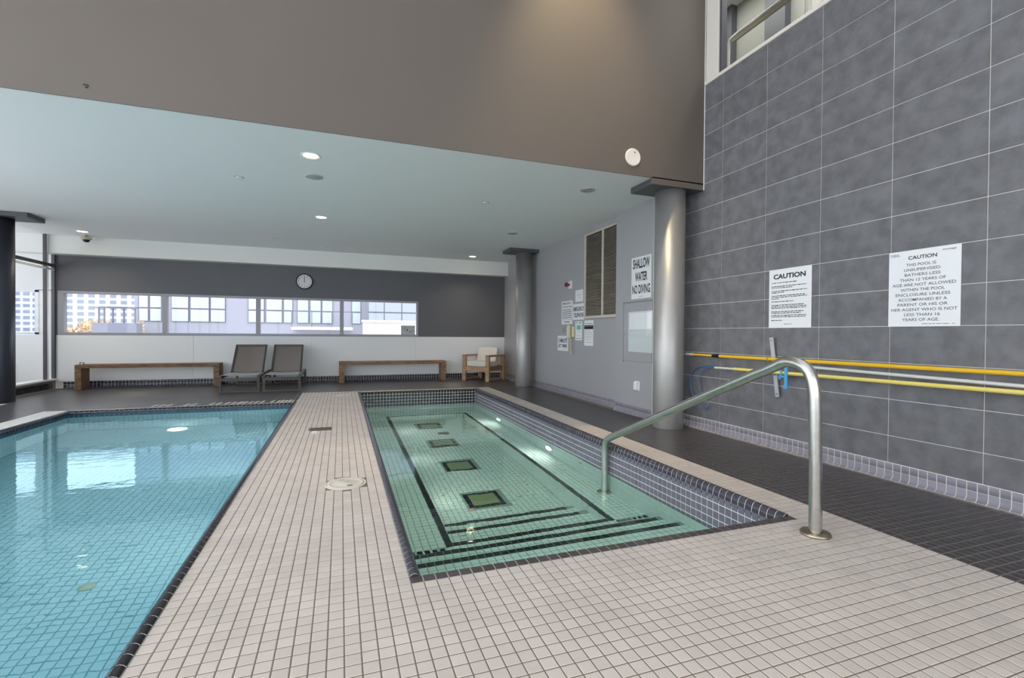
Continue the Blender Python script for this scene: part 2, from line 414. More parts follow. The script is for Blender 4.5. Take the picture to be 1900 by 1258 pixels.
mb.build('underwater_tile_field', M_TUBT, hot, kind='stuff')
# black nosing lines
def nosing(y1, z, xa, xb):
    n = int(round((xb-xa)/PX)); return [(xa+i*(xb-xa)/n, y1-PY, z-.004) for i in range(n)]
for k, (z, y1) in enumerate(steps):
    xa, xb = (LX0, LX1-.05) if k < 2 else ((wx0-PX, wx1+PX) if k == 2 else (wx0, wx1-.1))
    field(nosing(y1, z, xa, xb), M_BLACKT, 'step_nosing_tile', hot, PX, PY, X, Y, Z, h=.005)
fr = [(wx0-PX, wy0+j*PY, ZBEN-.004) for j in range(89)]+[(wx1, wy0+j*PY, ZBEN-.004) for j in range(89)]+[(wx0+i*PX, wy1, ZBEN-.004) for i in range(24)]
field(fr, M_BLACKT, 'well_edge_tile', hot, PX, PY, X, Y, Z, h=.005)
field(row, M_BLACKT and mat('dark_edge_tile', (74, 66, 66), .4, tile=.15), 'edge_tile', hot, PX, PY, X, Y, Z, gap=.005, h=.002)
coping(hot, 'bullnose_tile', mat('slate_bullnose', (66, 64, 74), .2, tile=.12), ROLLP, 'y', (TX0, ny, 0), 123, PY)
coping(hot, 'rim_tile', mat('slate_bullnose'[:], (84, 80, 92)), ROLLP, 'y', (TX1, ny, 0), 123, PY, mirror=True)
# floor drains: black tile border, green-grey grille
M_GRILL = mat('drain_grille', (150, 158, 120), .5)
for k, (dx, dy) in enumerate(drains):
    mb = MB()
    for i in range(7):
        for j in range(7):
            if i in (0, 6) or j in (0, 6): slab(mb, Vector((dx-.21+i*.06, dy-.21+j*.06, ZFLR-.004)), X, Y, Z, .06, .06, .004, .006)
    d = part(mb, 'drain', M_BLACKT, hot)
    g = MB(); g.box(dx-.15, dy-.15, ZFLR-.004, dx+.15, dy+.15, ZFLR+.004)
    for i in range(13): g.box(dx-.147+i*.0245, dy-.15, ZFLR+.004, dx-.147+i*.0245+.012, dy+.15, ZFLR+.01)
    gr = part(g, 'grille', M_GRILL, hot); gr.parent = d; 
    # small rectangular plate ring
mb = MB(); mb.lathe([(.0, 0), (.1, 0), (.1, .006), (0, .006)], (1.71, 8.33, ZFLR), 24); part(mb, 'round_inlet', M_BLACKT, hot)
for (jx, jy, jz) in [(LX1, 9.3, -.5), (LX1, 7.0, -.5), (LX1, 5.2, -.5), (LX0, 8, -.5), (LX0, 6, -.5)]:
    mb = MB(); mb.lathe([(0, 0), (.035, 0), (.03, .012), (.012, .014), (0, .008)], (jx, jy, jz), 16, axis=(-1 if jx == LX1 else 1, 0, 0)); part(mb, 'jet_nozzle', M_CREAM, hot)
mb = MB(); mb.box(1.30, 4.98, ZFLR, 1.36, 5.03, ZFLR+.003); mb.box(1.33, 5.02, ZFLR, 1.385, 5.05, ZFLR+.004)
part(mb, 'floor_chip', mat('pink_chip', (226, 188, 170), .6), hot)

pool = thing('swimming_pool', 'large swimming pool with pale blue water and black tiled rim', 'pool', (-2.3, 4, -.4))
off = pool.location; ZP = -1.25
mb = MB(); mb.box(PXL-.06, YN, ZP-.1, PXR+.06, PYF+.06, ZP-.004)
mb.box(PXL-.06, YN, ZP, PXL-.004, PYF, -.035); mb.box(PXR+.004, YN, ZP, GX0+.0, YS-1.33, -.035); mb.box(PXL-.06, PYF+.004, ZP, PXR+.06, PYF+.06, -.03)
mb.box(PXL-.06, YN-.06, ZP, PXR+.06, YN, -.02)
part(mb, 'basin', M_POOLG, pool)
mb = MB()
lay(mb, plane_tiles(PXL, PXR, YN, PYF, ZP-.004), X, Y, Z, off)
for xx, N in ((PXL-.004, X), (PXR+.004, -X)):
    for j in range(int((PYF-YN)/PY)):
        for q in range(18): slab(mb, Vector((xx, PYF-(j+1)*PY, WPOOL-.012-(q+1)*PY))-off, Y, Z, N, PY, PY, .003, .004)
for i in range(49):
    for q in range(18): slab(mb, Vector((PXL+i*(PXR-PXL)/49, PYF+.004, WPOOL-.012-(q+1)*PY))-off, X, Z, -Y, (PXR-PXL)/49, PY, .003, .004)
mb.build('underwater_tile_field', M_POOLT, pool, kind='stuff')
M_TEAL = mat('teal_band_tile', (46, 66, 84), .18, tile=.18)
field([(PXL+i*(PXR-PXL)/49, PYF+.004, -.10) for i in range(49)], M_TEAL, 'waterline_tile', pool, (PXR-PXL)/49, .075, X, Z, -Y, h=.004)
field([(PXL-.004, PYF-(i+1)*PY, -.10) for i in range(180)], M_TEAL, 'side_waterline_tile', pool, PY, .075, Y, Z, X, h=.004, limit=100)
LOWP = [(a, h*.42) for a, h in ROLLP]
def run(prof_m, name, start, n, along, pitch, mirror, limit=300, g=.003): coping(pool, name, M_COPE, prof_m, along, start, n, pitch, mirror, limit, g)
run(ROLLP, 'bullnose_tile', (GX0, YS-210*PY, 0), 210, 'y', PY, True)
run(LOWP, 'far_bullnose_tile', (PXL-.06, PYF+.062, 0), 50, 'x', .0613, True, 300, .0018)
run(LOWP, 'left_bullnose_tile', (PXL-.06, PYF-150*PY, 0), 151, 'y', PY, False, 150, .0018)
mb = MB(); mb.lathe([(0, 0), (.12, 0), (.13, .01), (.1, .03), (0, .035)], (-2.36, 8.62, ZP), 28); part(mb, 'floor_light', emit('lamp_or_fill_glow', (255, 252, 240), 2.5), pool)
def underwater_lamp_or_fill(root, x, y, z, ax, power, color=(1, .98, .92)):  # fitting shared by the two tub side lamps and the added fill lamps
    mb = MB(); mb.lathe([(.10, 0), (.105, .012), (.085, .02), (.08, .012)], (x, y, z), 28, axis=ax); l = part(mb, 'underwater_lamp_or_fill', M_CHROME, root)
    mb = MB(); mb.lathe([(0, .012), (.08, .012)][::-1], (x, y, z), 28, axis=ax); part(mb, 'lens', emit('lamp_or_fill_glow', (255, 252, 240), 2.5), root).parent = l
    li = bpy.data.lights.new('underwater_lamp_or_fill_light', 'AREA'); li.shape = 'DISK'; li.size = .16; li.energy = power; li.color = color
    o = bpy.data.objects.new('underwater_lamp_or_fill_light', li); COL.objects.link(o); o.location = Vector((x, y, z))+Vector(ax)*.03
    o.rotation_euler = Vector(ax).to_track_quat('-Z', 'Y').to_euler()
for y in (8.35, 6.1): underwater_lamp_or_fill(hot, LX1, y, -.62, (-1, 0, 0), 2.4)
for y in (8.6, 6.9, 5.3): underwater_lamp_or_fill(hot, wx0, y, -1.12, (1, 0, 0), .5)  # added on the hidden side of the well to brighten the tub
for x in (.8, 1.6): underwater_lamp_or_fill(hot, x, ny, -.46, (0, 1, 0), .2)  # added out of view under the near edge as fill for the steps
for y in (8.0, 6.2, 4.4): underwater_lamp_or_fill(pool, PXR, y, -.55, (-1, 0, 0), 3)  # added below the walkway edge, out of view, to brighten the pool water
for y in (4.4,): underwater_lamp_or_fill(pool, PXL, y, -.55, (1, 0, 0), 3)  # added on the opposite wall as more fill for the pool
mb = MB(); mb.lathe([(0, 0), (.05, 0), (.05, .01), (0, .014)], (-1.62, 4.0, ZP), 20); part(mb, 'floor_inlet', M_CREAM, pool)

def wplane(name, x0, y0, x1, y1, z, m, label):
    mb = MB(); mb.add([(x0, y0, z), (x1, y0, z), (x1, y1, z), (x0, y1, z)], [(0, 1, 2, 3)])
    o = mb.build(name, m); o['kind'] = 'stuff'; o['label'] = label; o['category'] = 'water'; return o
wplane('tub_water', LX0-.02, ny-.02, LX1+.02, TY1+.02, WTUB, water('tub_water', (.81, .975, .962), .10), 'still green-tinted water in the hot tub')
wplane('pool_water', PXL-.02, YN-.02, PXR+.02, PYF+.02, WPOOL, water('pool_water', (.62, .865, .945), .07), 'clear pale blue water in the swimming pool')

# ------------------------------------------------------------------ right wall (large stone tiles)
mb = MB(); zw0 = .138; TOPZ = 4.385
mb.box(WR+.006, YN, -.1, WR+.15, 5.66, TOPZ)
wr = mb.build('wall_right', mat('wall_joint', (222, 219, 212), .9), None, kind='structure')
HR, LC = .308, .638
yj = .4788*WR; z_ref = CAMZ+.0204*WR    # joint positions
rows = []
z = z_ref-4*HR
zs = [zw0]
k = -3
while z_ref+k*HR < TOPZ-.03: zs.append(z_ref+k*HR); k += 1
zs.append(TOPZ)
ys = [yj+k*LC for k in range(-7, 6)]+[5.66]
ys = [y for y in ys if y > YN]
for a in range(len(zs)-1):
    for b in range(len(ys)-1):
        if zs[a] < zw0-.01: continue
        m2 = MB(); hh, ww = zs[a+1]-zs[a], ys[b+1]-ys[b]
        slab(m2, Vector((0, -ww/2, -hh/2)), Y, Z, -X, ww, hh, .0046, .0035, .001)
        o = m2.build('stone_tile', M_WALLT, wr); o.location = (WR+.0055+R.uniform(0, .0006), (ys[b]+ys[b+1])/2, (zs[a]+zs[a+1])/2)
# cove base
def cove(name, x0, face, a0, a1, axis, root_name, mtop, limit, flip=1):
    """face: coordinate of the wall surface; tiles run along axis from a0 to a1"""
    root = MB(); 
    if axis == 'y': root.box(face-.0*flip, a0, 0, face+flip*.03, a1, zw0)
    else: root.box(a0, face, 0, a1, face+.03, zw0)
    r = root.build(root_name, M_GROUTW, None, kind='structure')
    n = int((a1-a0)/PY)
    prof_t = [(0.006, .136), (.0075, .134), (.0075, .078), (.006, .076)]
    prof_b = [(.006, .073), (.0075, .071), (.0075, .034), (.0135, .016), (.026, .007), (.034, .004)]
    gp = [(.004, .1375), (.004, .03), (.0105, .0135), (.024, .0045), (.036, .0005)]; gm = MB(); q = len(gp)
    gv = [Vector((face-flip*p, t, h)) if axis == 'y' else Vector((t, face-p, h)) for t in (a0, a1) for p, h in gp]
    gm.add(gv, [(i, i+1, q+i+1, q+i) for i in range(q-1)], True); gm.build('joint_bed', M_GROUTW, r)
    for nm, prof in (('base_tile', prof_t), ('cove_tile', prof_b)):
        m2 = MB(); g = .0032; kk = len(prof)
        if axis == 'y': vs = [Vector((-flip*p, t, h)) for t in (g, PY-g) for p, h in prof]
        else: vs = [Vector((t, -p, h)) for t in (g, PY-g) for p, h in prof]
        m2.add(vs, [(i, i+1, kk+i+1, kk+i) for i in range(kk-1)], True)
        tmp = m2.build('t', mtop); me = tmp.data; me.name = nm; bpy.data.objects.remove(tmp)
        pos = [(Vector((face, a0+i*PY, 0)) if axis == 'y' else Vector((a0+i*PY, face, 0))) for i in range(n)]
        rk = sorted(pos, key=lambda p: -seen(p))
        for p in rk[:limit]: linkobj(nm, me, r, p)
        if len(rk) > limit:
            m3 = MB()
            for p in rk[limit:]: m3.add([p+v for v in vs], [(i, i+1, kk+i+1, kk+i) for i in range(kk-1)], True)
            m3.build(nm+'_run', mtop, r, kind='stuff')
    return r
M_COVE = mat('lilac_cove_tile', (134, 130, 142), .3, tile=.1)
M_COVEN = mat('navy_cove_tile', (44, 42, 62), .2, tile=.2)
cove('c', 0, WR, YN+.02, 5.62, 'y', 'baseboard_right', M_COVE, 140)
cove('c', 0, WF-.11, 5.68, 6.64, 'y', 'baseboard_pier', M_COVE, 20)
cove('c', 0, WF, 6.66, WB-.03, 'y', 'baseboard_right_far', M_COVE, 95)
cove('c', 0, WB, WL+.12, WF-.03, 'x', 'baseboard_back', M_COVEN, 160)

# ------------------------------------------------------------------ grey walls on the right, beyond the column
XP = 4.135
mb = MB(); mb.box(XP, 5.66, 0, 4.8, 6.64, CEIL_Z); mb.build('wall_pier', M_PAINTM, None, kind='structure')
mb = MB(); mb.box(WF, 6.64, 0, 4.8, WB+.4, CEIL_Z); mb.build('wall_right_far', M_PAINTM, None, kind='structure')
mb = MB(); mb.box(XP-.003, 5.652, 0, XP+.004, 5.664, CEIL_Z); mb.build('trim_1', M_WHITE, None, kind='structure')
# ------------------------------------------------------------------ back wall
WZ0, WZ1 = 1.115, 2.025
mb = MB(); mb.mi = 0
mb.box(-9, WB+.01, -.1, WF+.6, WB+.35, WZ0-.01)
mb.mi = 1
mb.box(WL, WB+.004, WZ1, WF+.1, WB+.35, CEIL_Z+.1); mb.box(1.885, WB+.004, WZ0-.01, WF+.1, WB+.35, WZ1)
mb.box(WL-.0, WB+.004, WZ0-.01, -5.53, WB+.35, WZ1)
mb.mi = 0; mb.box(-9, WB+.004, WZ1, WL, WB+.35, CEIL_Z+.1)
wb = mb.build('wall_back', [M_WHITE, M_PAINTD], None, kind='structure')
for a, b in ((WL+.02, -3.118), (-3.118, -.671), (-.671, 1.806), (1.806, WF)):
    m2 = MB(); m2.box(a+.002, WB-.006, .138, b-.002, WB+.01, WZ0-.012, .002); m2.build('white_panel', M_WHITE, wb)
m2 = MB(); m2.box(WL+.02, WB-.0, WZ0-.012, WF, WB+.01, WZ0-.001); m2.build('panel_cap', M_ALU, wb)
# windows 1-4
segs = [(-5.53, -3.66), (-3.66, -1.825), (-1.825, .015), (.015, 1.885)]
for n_, (a, b) in enumerate(segs):
    wn = thing('window_%d' % (n_+1), '', '', (a, WB, WZ0)); del wn['label']; del wn['category']; wn['kind'] = 'structure'
    m2 = MB(); t = .05
    lw = .10 if n_ == 0 else .045
    m2.box(a, WB-.012, WZ0, b, WB+.1, WZ0+.045, .003); m2.box(a, WB-.012, WZ1-.05, b, WB+.1, WZ1, .003)
    m2.box(a, WB-.010, WZ0+.045, a+lw, WB+.1, WZ1-.05); m2.box(b-.045, WB-.010, WZ0+.045, b, WB+.1, WZ1-.05)
    part(m2, 'frame', M_ALU, wn)
    m2 = MB(); m2.box(a+lw, WB+.06, WZ0+.045, b-.045, WB+.066, WZ1-.05); part(m2, 'pane', M_GLASS, wn)
# window beyond the glass partition
wn = thing('window_5', '', '', (-7.5, WB, WZ0)); del wn['label']; del wn['category']; wn['kind'] = 'structure'
m2 = MB(); m2.box(-9, WB-.01, WZ0, -5.84, WB+.1, WZ0+.04); m2.box(-9, WB-.01, WZ1-.04, -5.84, WB+.1, WZ1); m2.box(-5.9, WB-.01, WZ0, -5.84, WB+.1, WZ1)
part(m2, 'frame', M_WHITE, wn)
m2 = MB(); m2.box(-9, WB+.06, WZ0+.04, -5.9, WB+.066, WZ1-.04); part(m2, 'pane', M_GLASS, wn)
m2 = MB(); m2.box(-5.84, WB+.004, WZ0-.01, WL, WB+.35, WZ1+.01); m2.build('white_reveal', M_WHITE, wb)

# ------------------------------------------------------------------ ceiling, soffit, bulkhead
mb = MB(); mb.box(-9, YB+.012, CEIL_Z, 4.8, WB+.4, CEIL_Z+.12); ceil = mb.build('ceiling', M_CEIL, None, kind='structure')
mb = MB(); mb.box(-9, WB-.27, 2.785, WF, WB+.006, CEIL_Z); mb.box(-9, WB-.285, 2.76, WF, WB+.006, 2.787)
mb.build('trim_2', M_SOFF, None, kind='structure')
mb = MB(); mb.box(-5.9, YB, CEIL_Z-.004, 4.365, YB+.012, HIGH_Z); mb.box(-5.9, YB+.012, CEIL_Z+.13, 4.365, YB+.3, HIGH_Z); mb.box(3.585, YB, 3.055, 4.365, YB+.02, CEIL_Z+.01)
bulk = mb.build('wall_bulkhead', M_PAINTB, None, kind='structure')
mb = MB(); mb.box(4.358, YB-.006, 3.06, 4.366, YB+.001, HIGH_Z); mb.build('trim_3', M_WHITE, None, kind='structure')
mb = MB(); mb.box(-5.9, YN-3, HIGH_Z, 7.2, YB+.3, HIGH_Z+.1); mb.box(WR+.1, YB+.3, HIGH_Z, 7.2, 9.1, HIGH_Z+.1); mb.build('ceiling_high', M_CEIL, None, kind='structure')

mb = MB(); mb.box(-7.75, 7.9, -.1, -7.6, WB, 1.1); mb.box(-7.75, 7.9, 2.75, -7.6, WB, CEIL_Z); mb.box(-7.6, 7.9, -.1, WL-.16, 8.0, 1.1); mb.build('wall_vestibule', M_WHITE, None, kind='structure')
mb = MB(); mb.box(-7.6, 8.0, -.1, WL-.16, WB, -.01); mb.build('floor_vestibule', M_GROUTD, None, kind='structure')
# ------------------------------------------------------------------ left glass wall and the unseen near end of the hall
M_FRAME = mat('charcoal_frame', (74, 74, 80), .45)
wl = MB(); wl.box(WL-.16, YN, -.1, WL-.01, WB, .17); wl = wl.build('wall_left', M_GROUTD, None, kind='structure')
field([(WL-.004, WB-.12-(i+1)*PY, .005+j*.0629) for i in range(190) for j in range(2)], M_NAVY_SHADE, 'curb_tile', wl, PY, PY, Y, Z, X, h=.004, limit=60)
m2 = MB(); m2.box(WL-.2, YN, .17, WL+.015, WB, .205, .004); m2.build('sill', M_WHITE, wl)
def mull(y, w=.05, m=M_ALU, z1=CEIL_Z, x=WL): 
    m2 = MB(); m2.box(x-.06, y-w/2, .205, x+.0, y+w/2, z1, .004); m2.build('mullion', m, wl)
mull(12.22, .04, M_WHITE); mull(WB-.02, .05, M_FRAME); mull(12.17, .015, M_FRAME)
for y in (9.2, 6.6, 4.9, 3.4, 1.8, .2, -1.4): mull(y, .06, M_ALU, CEIL_Z if y > 4.96 else HIGH_Z)
m2 = MB(); m2.box(WL-.05, YN, 2.5, WL+.01, WB-.05, 2.56, .004); m2.build('transom', M_FRAME, wl)
m2 = MB(); m2.box(WL-.05, YN, 2.43, WL+.0, WB-.05, 2.47, .004); m2.build('transom', M_WHITE, wl)
ys2 = [WB-.05, 12.22, 9.2, 6.6, 4.95]
for a, b in zip(ys2[1:], ys2[:-1]):
    for z0, z1 in ((.21, 2.43), (2.56, CEIL_Z)):
        m2 = MB(); m2.box(WL-.034, a+.03, z0, WL-.028, b-.03, z1); m2.build('pane', M_GLASS, wl)
ys2 = [4.9, 3.4, 1.8, .2, -1.4, YN]
for a, b in zip(ys2[1:], ys2[:-1]):
    m2 = MB(); m2.box(WL-.034, a+.03, .21, WL-.028, b-.03, HIGH_Z); m2.build('pane', M_GLASS, wl)
mb = MB(); mb.box(-5.75, YN-.25, -.1, 4.5, YN-.1, 1.0); mb.box(-5.75, YN-.15, 3.2, 4.5, YN, HIGH_Z)
for x in (-5.7, -3.2, -.7, 1.8, 4.38): mb.box(x, YN-.12, 1.0, x+.1, YN-.02, 5.6)
mb.build('wall_near', M_WHITE, None, kind='structure')
# ------------------------------------------------------------------ upper corridor window above the stone wall
wn = thing('window_6', '', '', (WR, 4.9, TOPZ)); del wn['label']; del wn['category']; wn['kind'] = 'structure'
M_MULL = mat('warm_white_frame', (226, 219, 210), .5)
m2 = MB(); m2.box(WR-.012, YN, TOPZ, WR+.14, YB, TOPZ+.04, .003); part(m2, 'sill', M_MULL, wn)
for a, b in ((4.735, 4.94), (3.43, 3.485), (1.9, 1.96), (.3, .36)):
    m2 = MB(); m2.box(WR+.0, a, TOPZ+.04, WR+.12, b, HIGH_Z, .003); part(m2, 'mullion', M_MULL, wn)
for a, b in ((3.485, 4.70), (1.96, 3.43), (.36, 1.9), (YN, .3)):
    m2 = MB(); m2.box(WR+.06, a, TOPZ+.04, WR+.066, b, HIGH_Z); part(m2, 'pane', M_GLASS, wn)
m2 = MB(); m2.box(WR+.02, 4.70, TOPZ+.04, WR+.1, 4.732, HIGH_Z); part(m2, 'gasket', M_FRAME, wn)
M_GRN = mat('corridor_wall_paint', (150, 153, 145), .6); M_DKP = mat('charcoal_panel', (80, 84, 90), .5)
mb = MB(); mb.mi = 0; mb.box(6.42, YN, 4.0, 6.6, 9, HIGH_Z); mb.box(WR+.15, 8.9, 4, 6.6, 9, HIGH_Z); mb.box(WR+.14, YB+.3, 3.25, WR+.2, 9, HIGH_Z)
mb.mi = 1; mb.box(6.3, 6.53, 4, 6.43, 6.75, HIGH_Z); mb.box(6.3, 5.47, 4, 6.43, 5.84, HIGH_Z)
mb.build('wall_corridor', [M_GRN, M_DKP], None, kind='structure')
mb = MB(); mb.box(WR+.15, YN, 4.0, 6.6, 9, 4.2); mb.build('floor_corridor', M_GROUTD, None, kind='structure')
area('corridor_lamp', (5.6, 4, 6.85), (0, 0, 0), .6, 6, 60, (1, .97, .92))
rl = thing('guard_rail', 'steel guard rail behind the upper corridor window', 'railing', (4.8, 5.0, 4.2))
m2 = MB(); m2.tube([(4.8, 5.015, 4.2), (4.8, 5.015, 5.05), (4.8, 5.0, 5.085), (4.8, 4.95, 5.1), (4.8, 1.0, 5.1)], .02, 12); part(m2, 'top_rail', M_STEEL, rl)
m2 = MB(); m2.box(4.79, 1.0, 5.02, 4.81, 4.95, 5.075); part(m2, 'rail_plate', mat('bronze_plate', (120, 118, 98), .4, metal=.5), rl)
for y in (3.9, 2.6, 1.3):
    m2 = MB(); m2.tube([(4.8, y, 4.2), (4.8, y, 5.06)], .014, 8); part(m2, 'post', M_STEEL, rl)

# ------------------------------------------------------------------ columns
def column(cx, cy, x0, x1, y0, y1, label, ztop):
    t = thing('column', label, 'column', (cx, cy, 0))
    m2 = MB(); m2.lathe([(.191, .0), (.193, .004), (.193, ztop-.0), (.0, ztop)], (cx, cy, 0), 64); part(m2, 'shaft', M_COLUMN if cx > 0 else mat('shaded_column_paint', (72, 74, 84), .38, metal=.5), t)  # left shaft is a darker copy: shade of its window-averted side in the colour
    m2 = MB(); m2.box(x0, y0, ztop, x1, y1, CEIL_Z-.001, .002); part(m2, 'capital', M_CAP, t)
    return t
column(4.03, 5.19, 3.585, 4.362, YB+.021, 5.42, 'thick round silver column beside the stone tiled wall', 3.055)
column(3.985, 10.33, 3.54, 4.248, 10.07, 10.58, 'round silver column near the armchair in the far right corner', 3.055)
column(-5.345, 10.33, -5.55, -4.85, 10.07, 10.58, 'round column, shade in its dark colour, at the left edge in front of the glass wall', 3.055)

# ------------------------------------------------------------------ handrail
t = thing('handrail', 'bent steel handrail going down into the hot tub', 'handrail', (2.71, 2.09, 0))
def smooth(pts, it=3):
    pts = [Vector(p) for p in pts]
    for _ in range(it):
        q = [pts[0]]
        for a, b in zip(pts[:-1], pts[1:]): q += [a*.75+b*.25, a*.25+b*.75]
        pts = q+[pts[-1]]
    return pts
mid = smooth([(2.71, 2.104, .76), (2.71, 2.112, .90), (2.71, 2.155, 1.01), (2.71, 2.30, 1.048), (2.71, 2.42, .985), (2.71, 2.56, .93)])
low = smooth([(2.71, 4.2, .205), (2.71, 4.42, .108), (2.71, 4.51, .06), (2.71, 4.54, -.02), (2.71, 4.54, -.12)])
m2 = MB(); m2.tube([(2.71, 2.09, .0), (2.71, 2.095, .4)]+mid+low+[(2.71, 4.54, ZBEN)], .0355, 20); part(m2, 'rail', M_STEEL, t)
M_FLG = mat('worn_steel_flange', (178, 168, 150), .3, metal=1, vary=.1, scale=20)
def flange(x, y, z):
    m2 = MB(); m2.lathe([(0, 0), (.082, 0), (.084, .006), (.080, .016), (.045, .021), (.037, .022)], (x, y, z), 36); return part(m2, 'flange', M_FLG, t)
flange(2.71, 2.09, .0); flange(2.71, 4.54, ZBEN+.002)

# ------------------------------------------------------------------ benches
M_WOOD = wood('teak', (172, 138, 104), (116, 84, 60)); M_WOOD2 = wood('teak_weathered', (150, 116, 84), (92, 64, 46)); M_WOODL = wood('light_teak', (196, 164, 130), (160, 126, 94))
def bench(x0, x1, y0, y1, h, m, label, legw):
    t = thing('bench', label, 'bench', ((x0+x1)/2, (y0+y1)/2, 0), 'wooden benches against the back wall')
    mid = (y0+y1)/2
    for a, b in ((y0, y0+.12), (y0+.124, y0+.244), (y0+.248, y1)):
        m2 = MB(); m2.box(x0, a, h-.07, x1, b, h, .004); part(m2, 'plank', m, t)
    for a in (x0, x1-legw):
        m2 = MB(); m2.box(a, y0, 0, a+legw, y1, h-.07, .004); part(m2, 'leg', m, t)
    return t
bench(-5.068, -2.52, 12.05, 12.40, .505, M_WOOD2, 'long weathered wooden bench left of the loungers', .11)
bench(-.045, 2.54, 12.1, 12.44, .50, M_WOOD, 'long honey-coloured wooden bench between the loungers and the armchair', .12)
t = thing('clip', 'small dark clip on the left end of the long bench', 'clip', (-4.98, 12.1, .505))
m2 = MB(); m2.box(-5.0, 12.09, .505, -4.993, 12.11, .55); m2.box(-4.94, 12.09, .505, -4.933, 12.11, .55); part(m2, 'arm', M_BLACK, t)
m2 = MB(); m2.box(-5.0, 12.09, .545, -4.933, 12.11, .553); part(m2, 'bridge', M_BLACK, t)

# ------------------------------------------------------------------ loungers
M_LFR = mat('lounger_frame_brown', (72, 66, 62), .45); M_SLG = mat('taupe_sling', (128, 119, 115), .65, bump=.15, scale=40); M_SLG2 = mat('seat_sling', (142, 139, 140), .6, bump=.15, scale=40)
def lounger(x0, x1, label, yf=10.65):
    t = thing('sun_lounger', label, 'lounger', ((x0+x1)/2, yf+.7, 0), 'sun loungers')
    h = .335; yb = 12.30
    for x in (x0, x1-.045):
        for y in (yf, yb-.045):
            m2 = MB(); m2.box(x, y, 0, x+.045, y+.045, h-.05, .003); part(m2, 'leg', M_LFR, t)
        m2 = MB(); m2.box(x, yf, h-.05, x+.045, yb, h, .003); part(m2, 'side_rail', M_LFR, t)
    for y in (yf, yb-.04):
        m2 = MB(); m2.box(x0+.045, y+.004, 0.0, x1-.045, y+.04, .04, .002); part(m2, 'foot_bar', M_LFR, t)
        m2 = MB(); m2.box(x0+.045, y+.002, h-.11, x1-.045, y+.04, h-.045, .002); part(m2, 'cross_rail', M_LFR, t)
    # seat sling, sagging a little
    a, b = x0+.05, x1-.05; n = 10; vs = []; ny_ = 12
    for j in range(ny_+1):
        y = yf+.01+(11.52-yf)*j/ny_
        for i in range(n+1):
            u = i/n; vs.append((a+(b-a)*u, y, h+.006-.022*math.sin(math.pi*u)*(.4+.6*math.sin(math.pi*j/ny_))))
    m2 = MB(); m2.add(vs, [(j*(n+1)+i, j*(n+1)+i+1, (j+1)*(n+1)+i+1, (j+1)*(n+1)+i) for j in range(ny_) for i in range(n)], True)
    part(m2, 'seat_sling', M_SLG2, t)
    # backrest
    c0, c1 = x0+.06, x1-.06; p0 = Vector((0, 11.5, .35)); p1 = Vector((0, 12.05, .90))
    for x in (c0, c1):
        m2 = MB(); m2.beam(p0+X*x, p1+X*x, .035, .03); part(m2, 'back_rail', M_LFR, t)
    m2 = MB(); m2.beam(p1+X*(c0-.017), p1+X*(c1+.017), .03, .035); part(m2, 'top_bar', M_LFR, t)
    q = p0.lerp(p1, .33)+Y*.03; m2 = MB(); m2.tube([q+X*(c0+(c1-c0)*k/8)-Z*.02*math.sin(math.pi*k/8) for k in range(9)], .009, 8); part(m2, 'support_bar', M_LFR, t)
    for x in (c0+.05, c1-.05):
        m2 = MB(); m2.beam(p0.lerp(p1, .36)+X*x+Y*.02, Vector((x, 11.98, .29)), .016, .016); part(m2, 'prop', M_LFR, t)
    vs = []
    for j in range(ny_+1):
        for i in range(n+1):
            u = i/n; p = p0.lerp(p1, j/ny_)+X*(c0+.012+(c1-c0-.024)*u)+Vector((0, .018, -.012))*math.sin(math.pi*u); vs.append(p)
    m2 = MB(); m2.add(vs, [(j*(n+1)+i, j*(n+1)+i+1, (j+1)*(n+1)+i+1, (j+1)*(n+1)+i) for j in range(ny_) for i in range(n)], True)
    part(m2, 'back_sling', M_SLG, t)
lounger(-2.234, -1.525, 'brown sling sun lounger on the left, next to the long bench')
lounger(-1.47, -.775, 'brown sling sun lounger on the right, nearer the light tiled walkway')

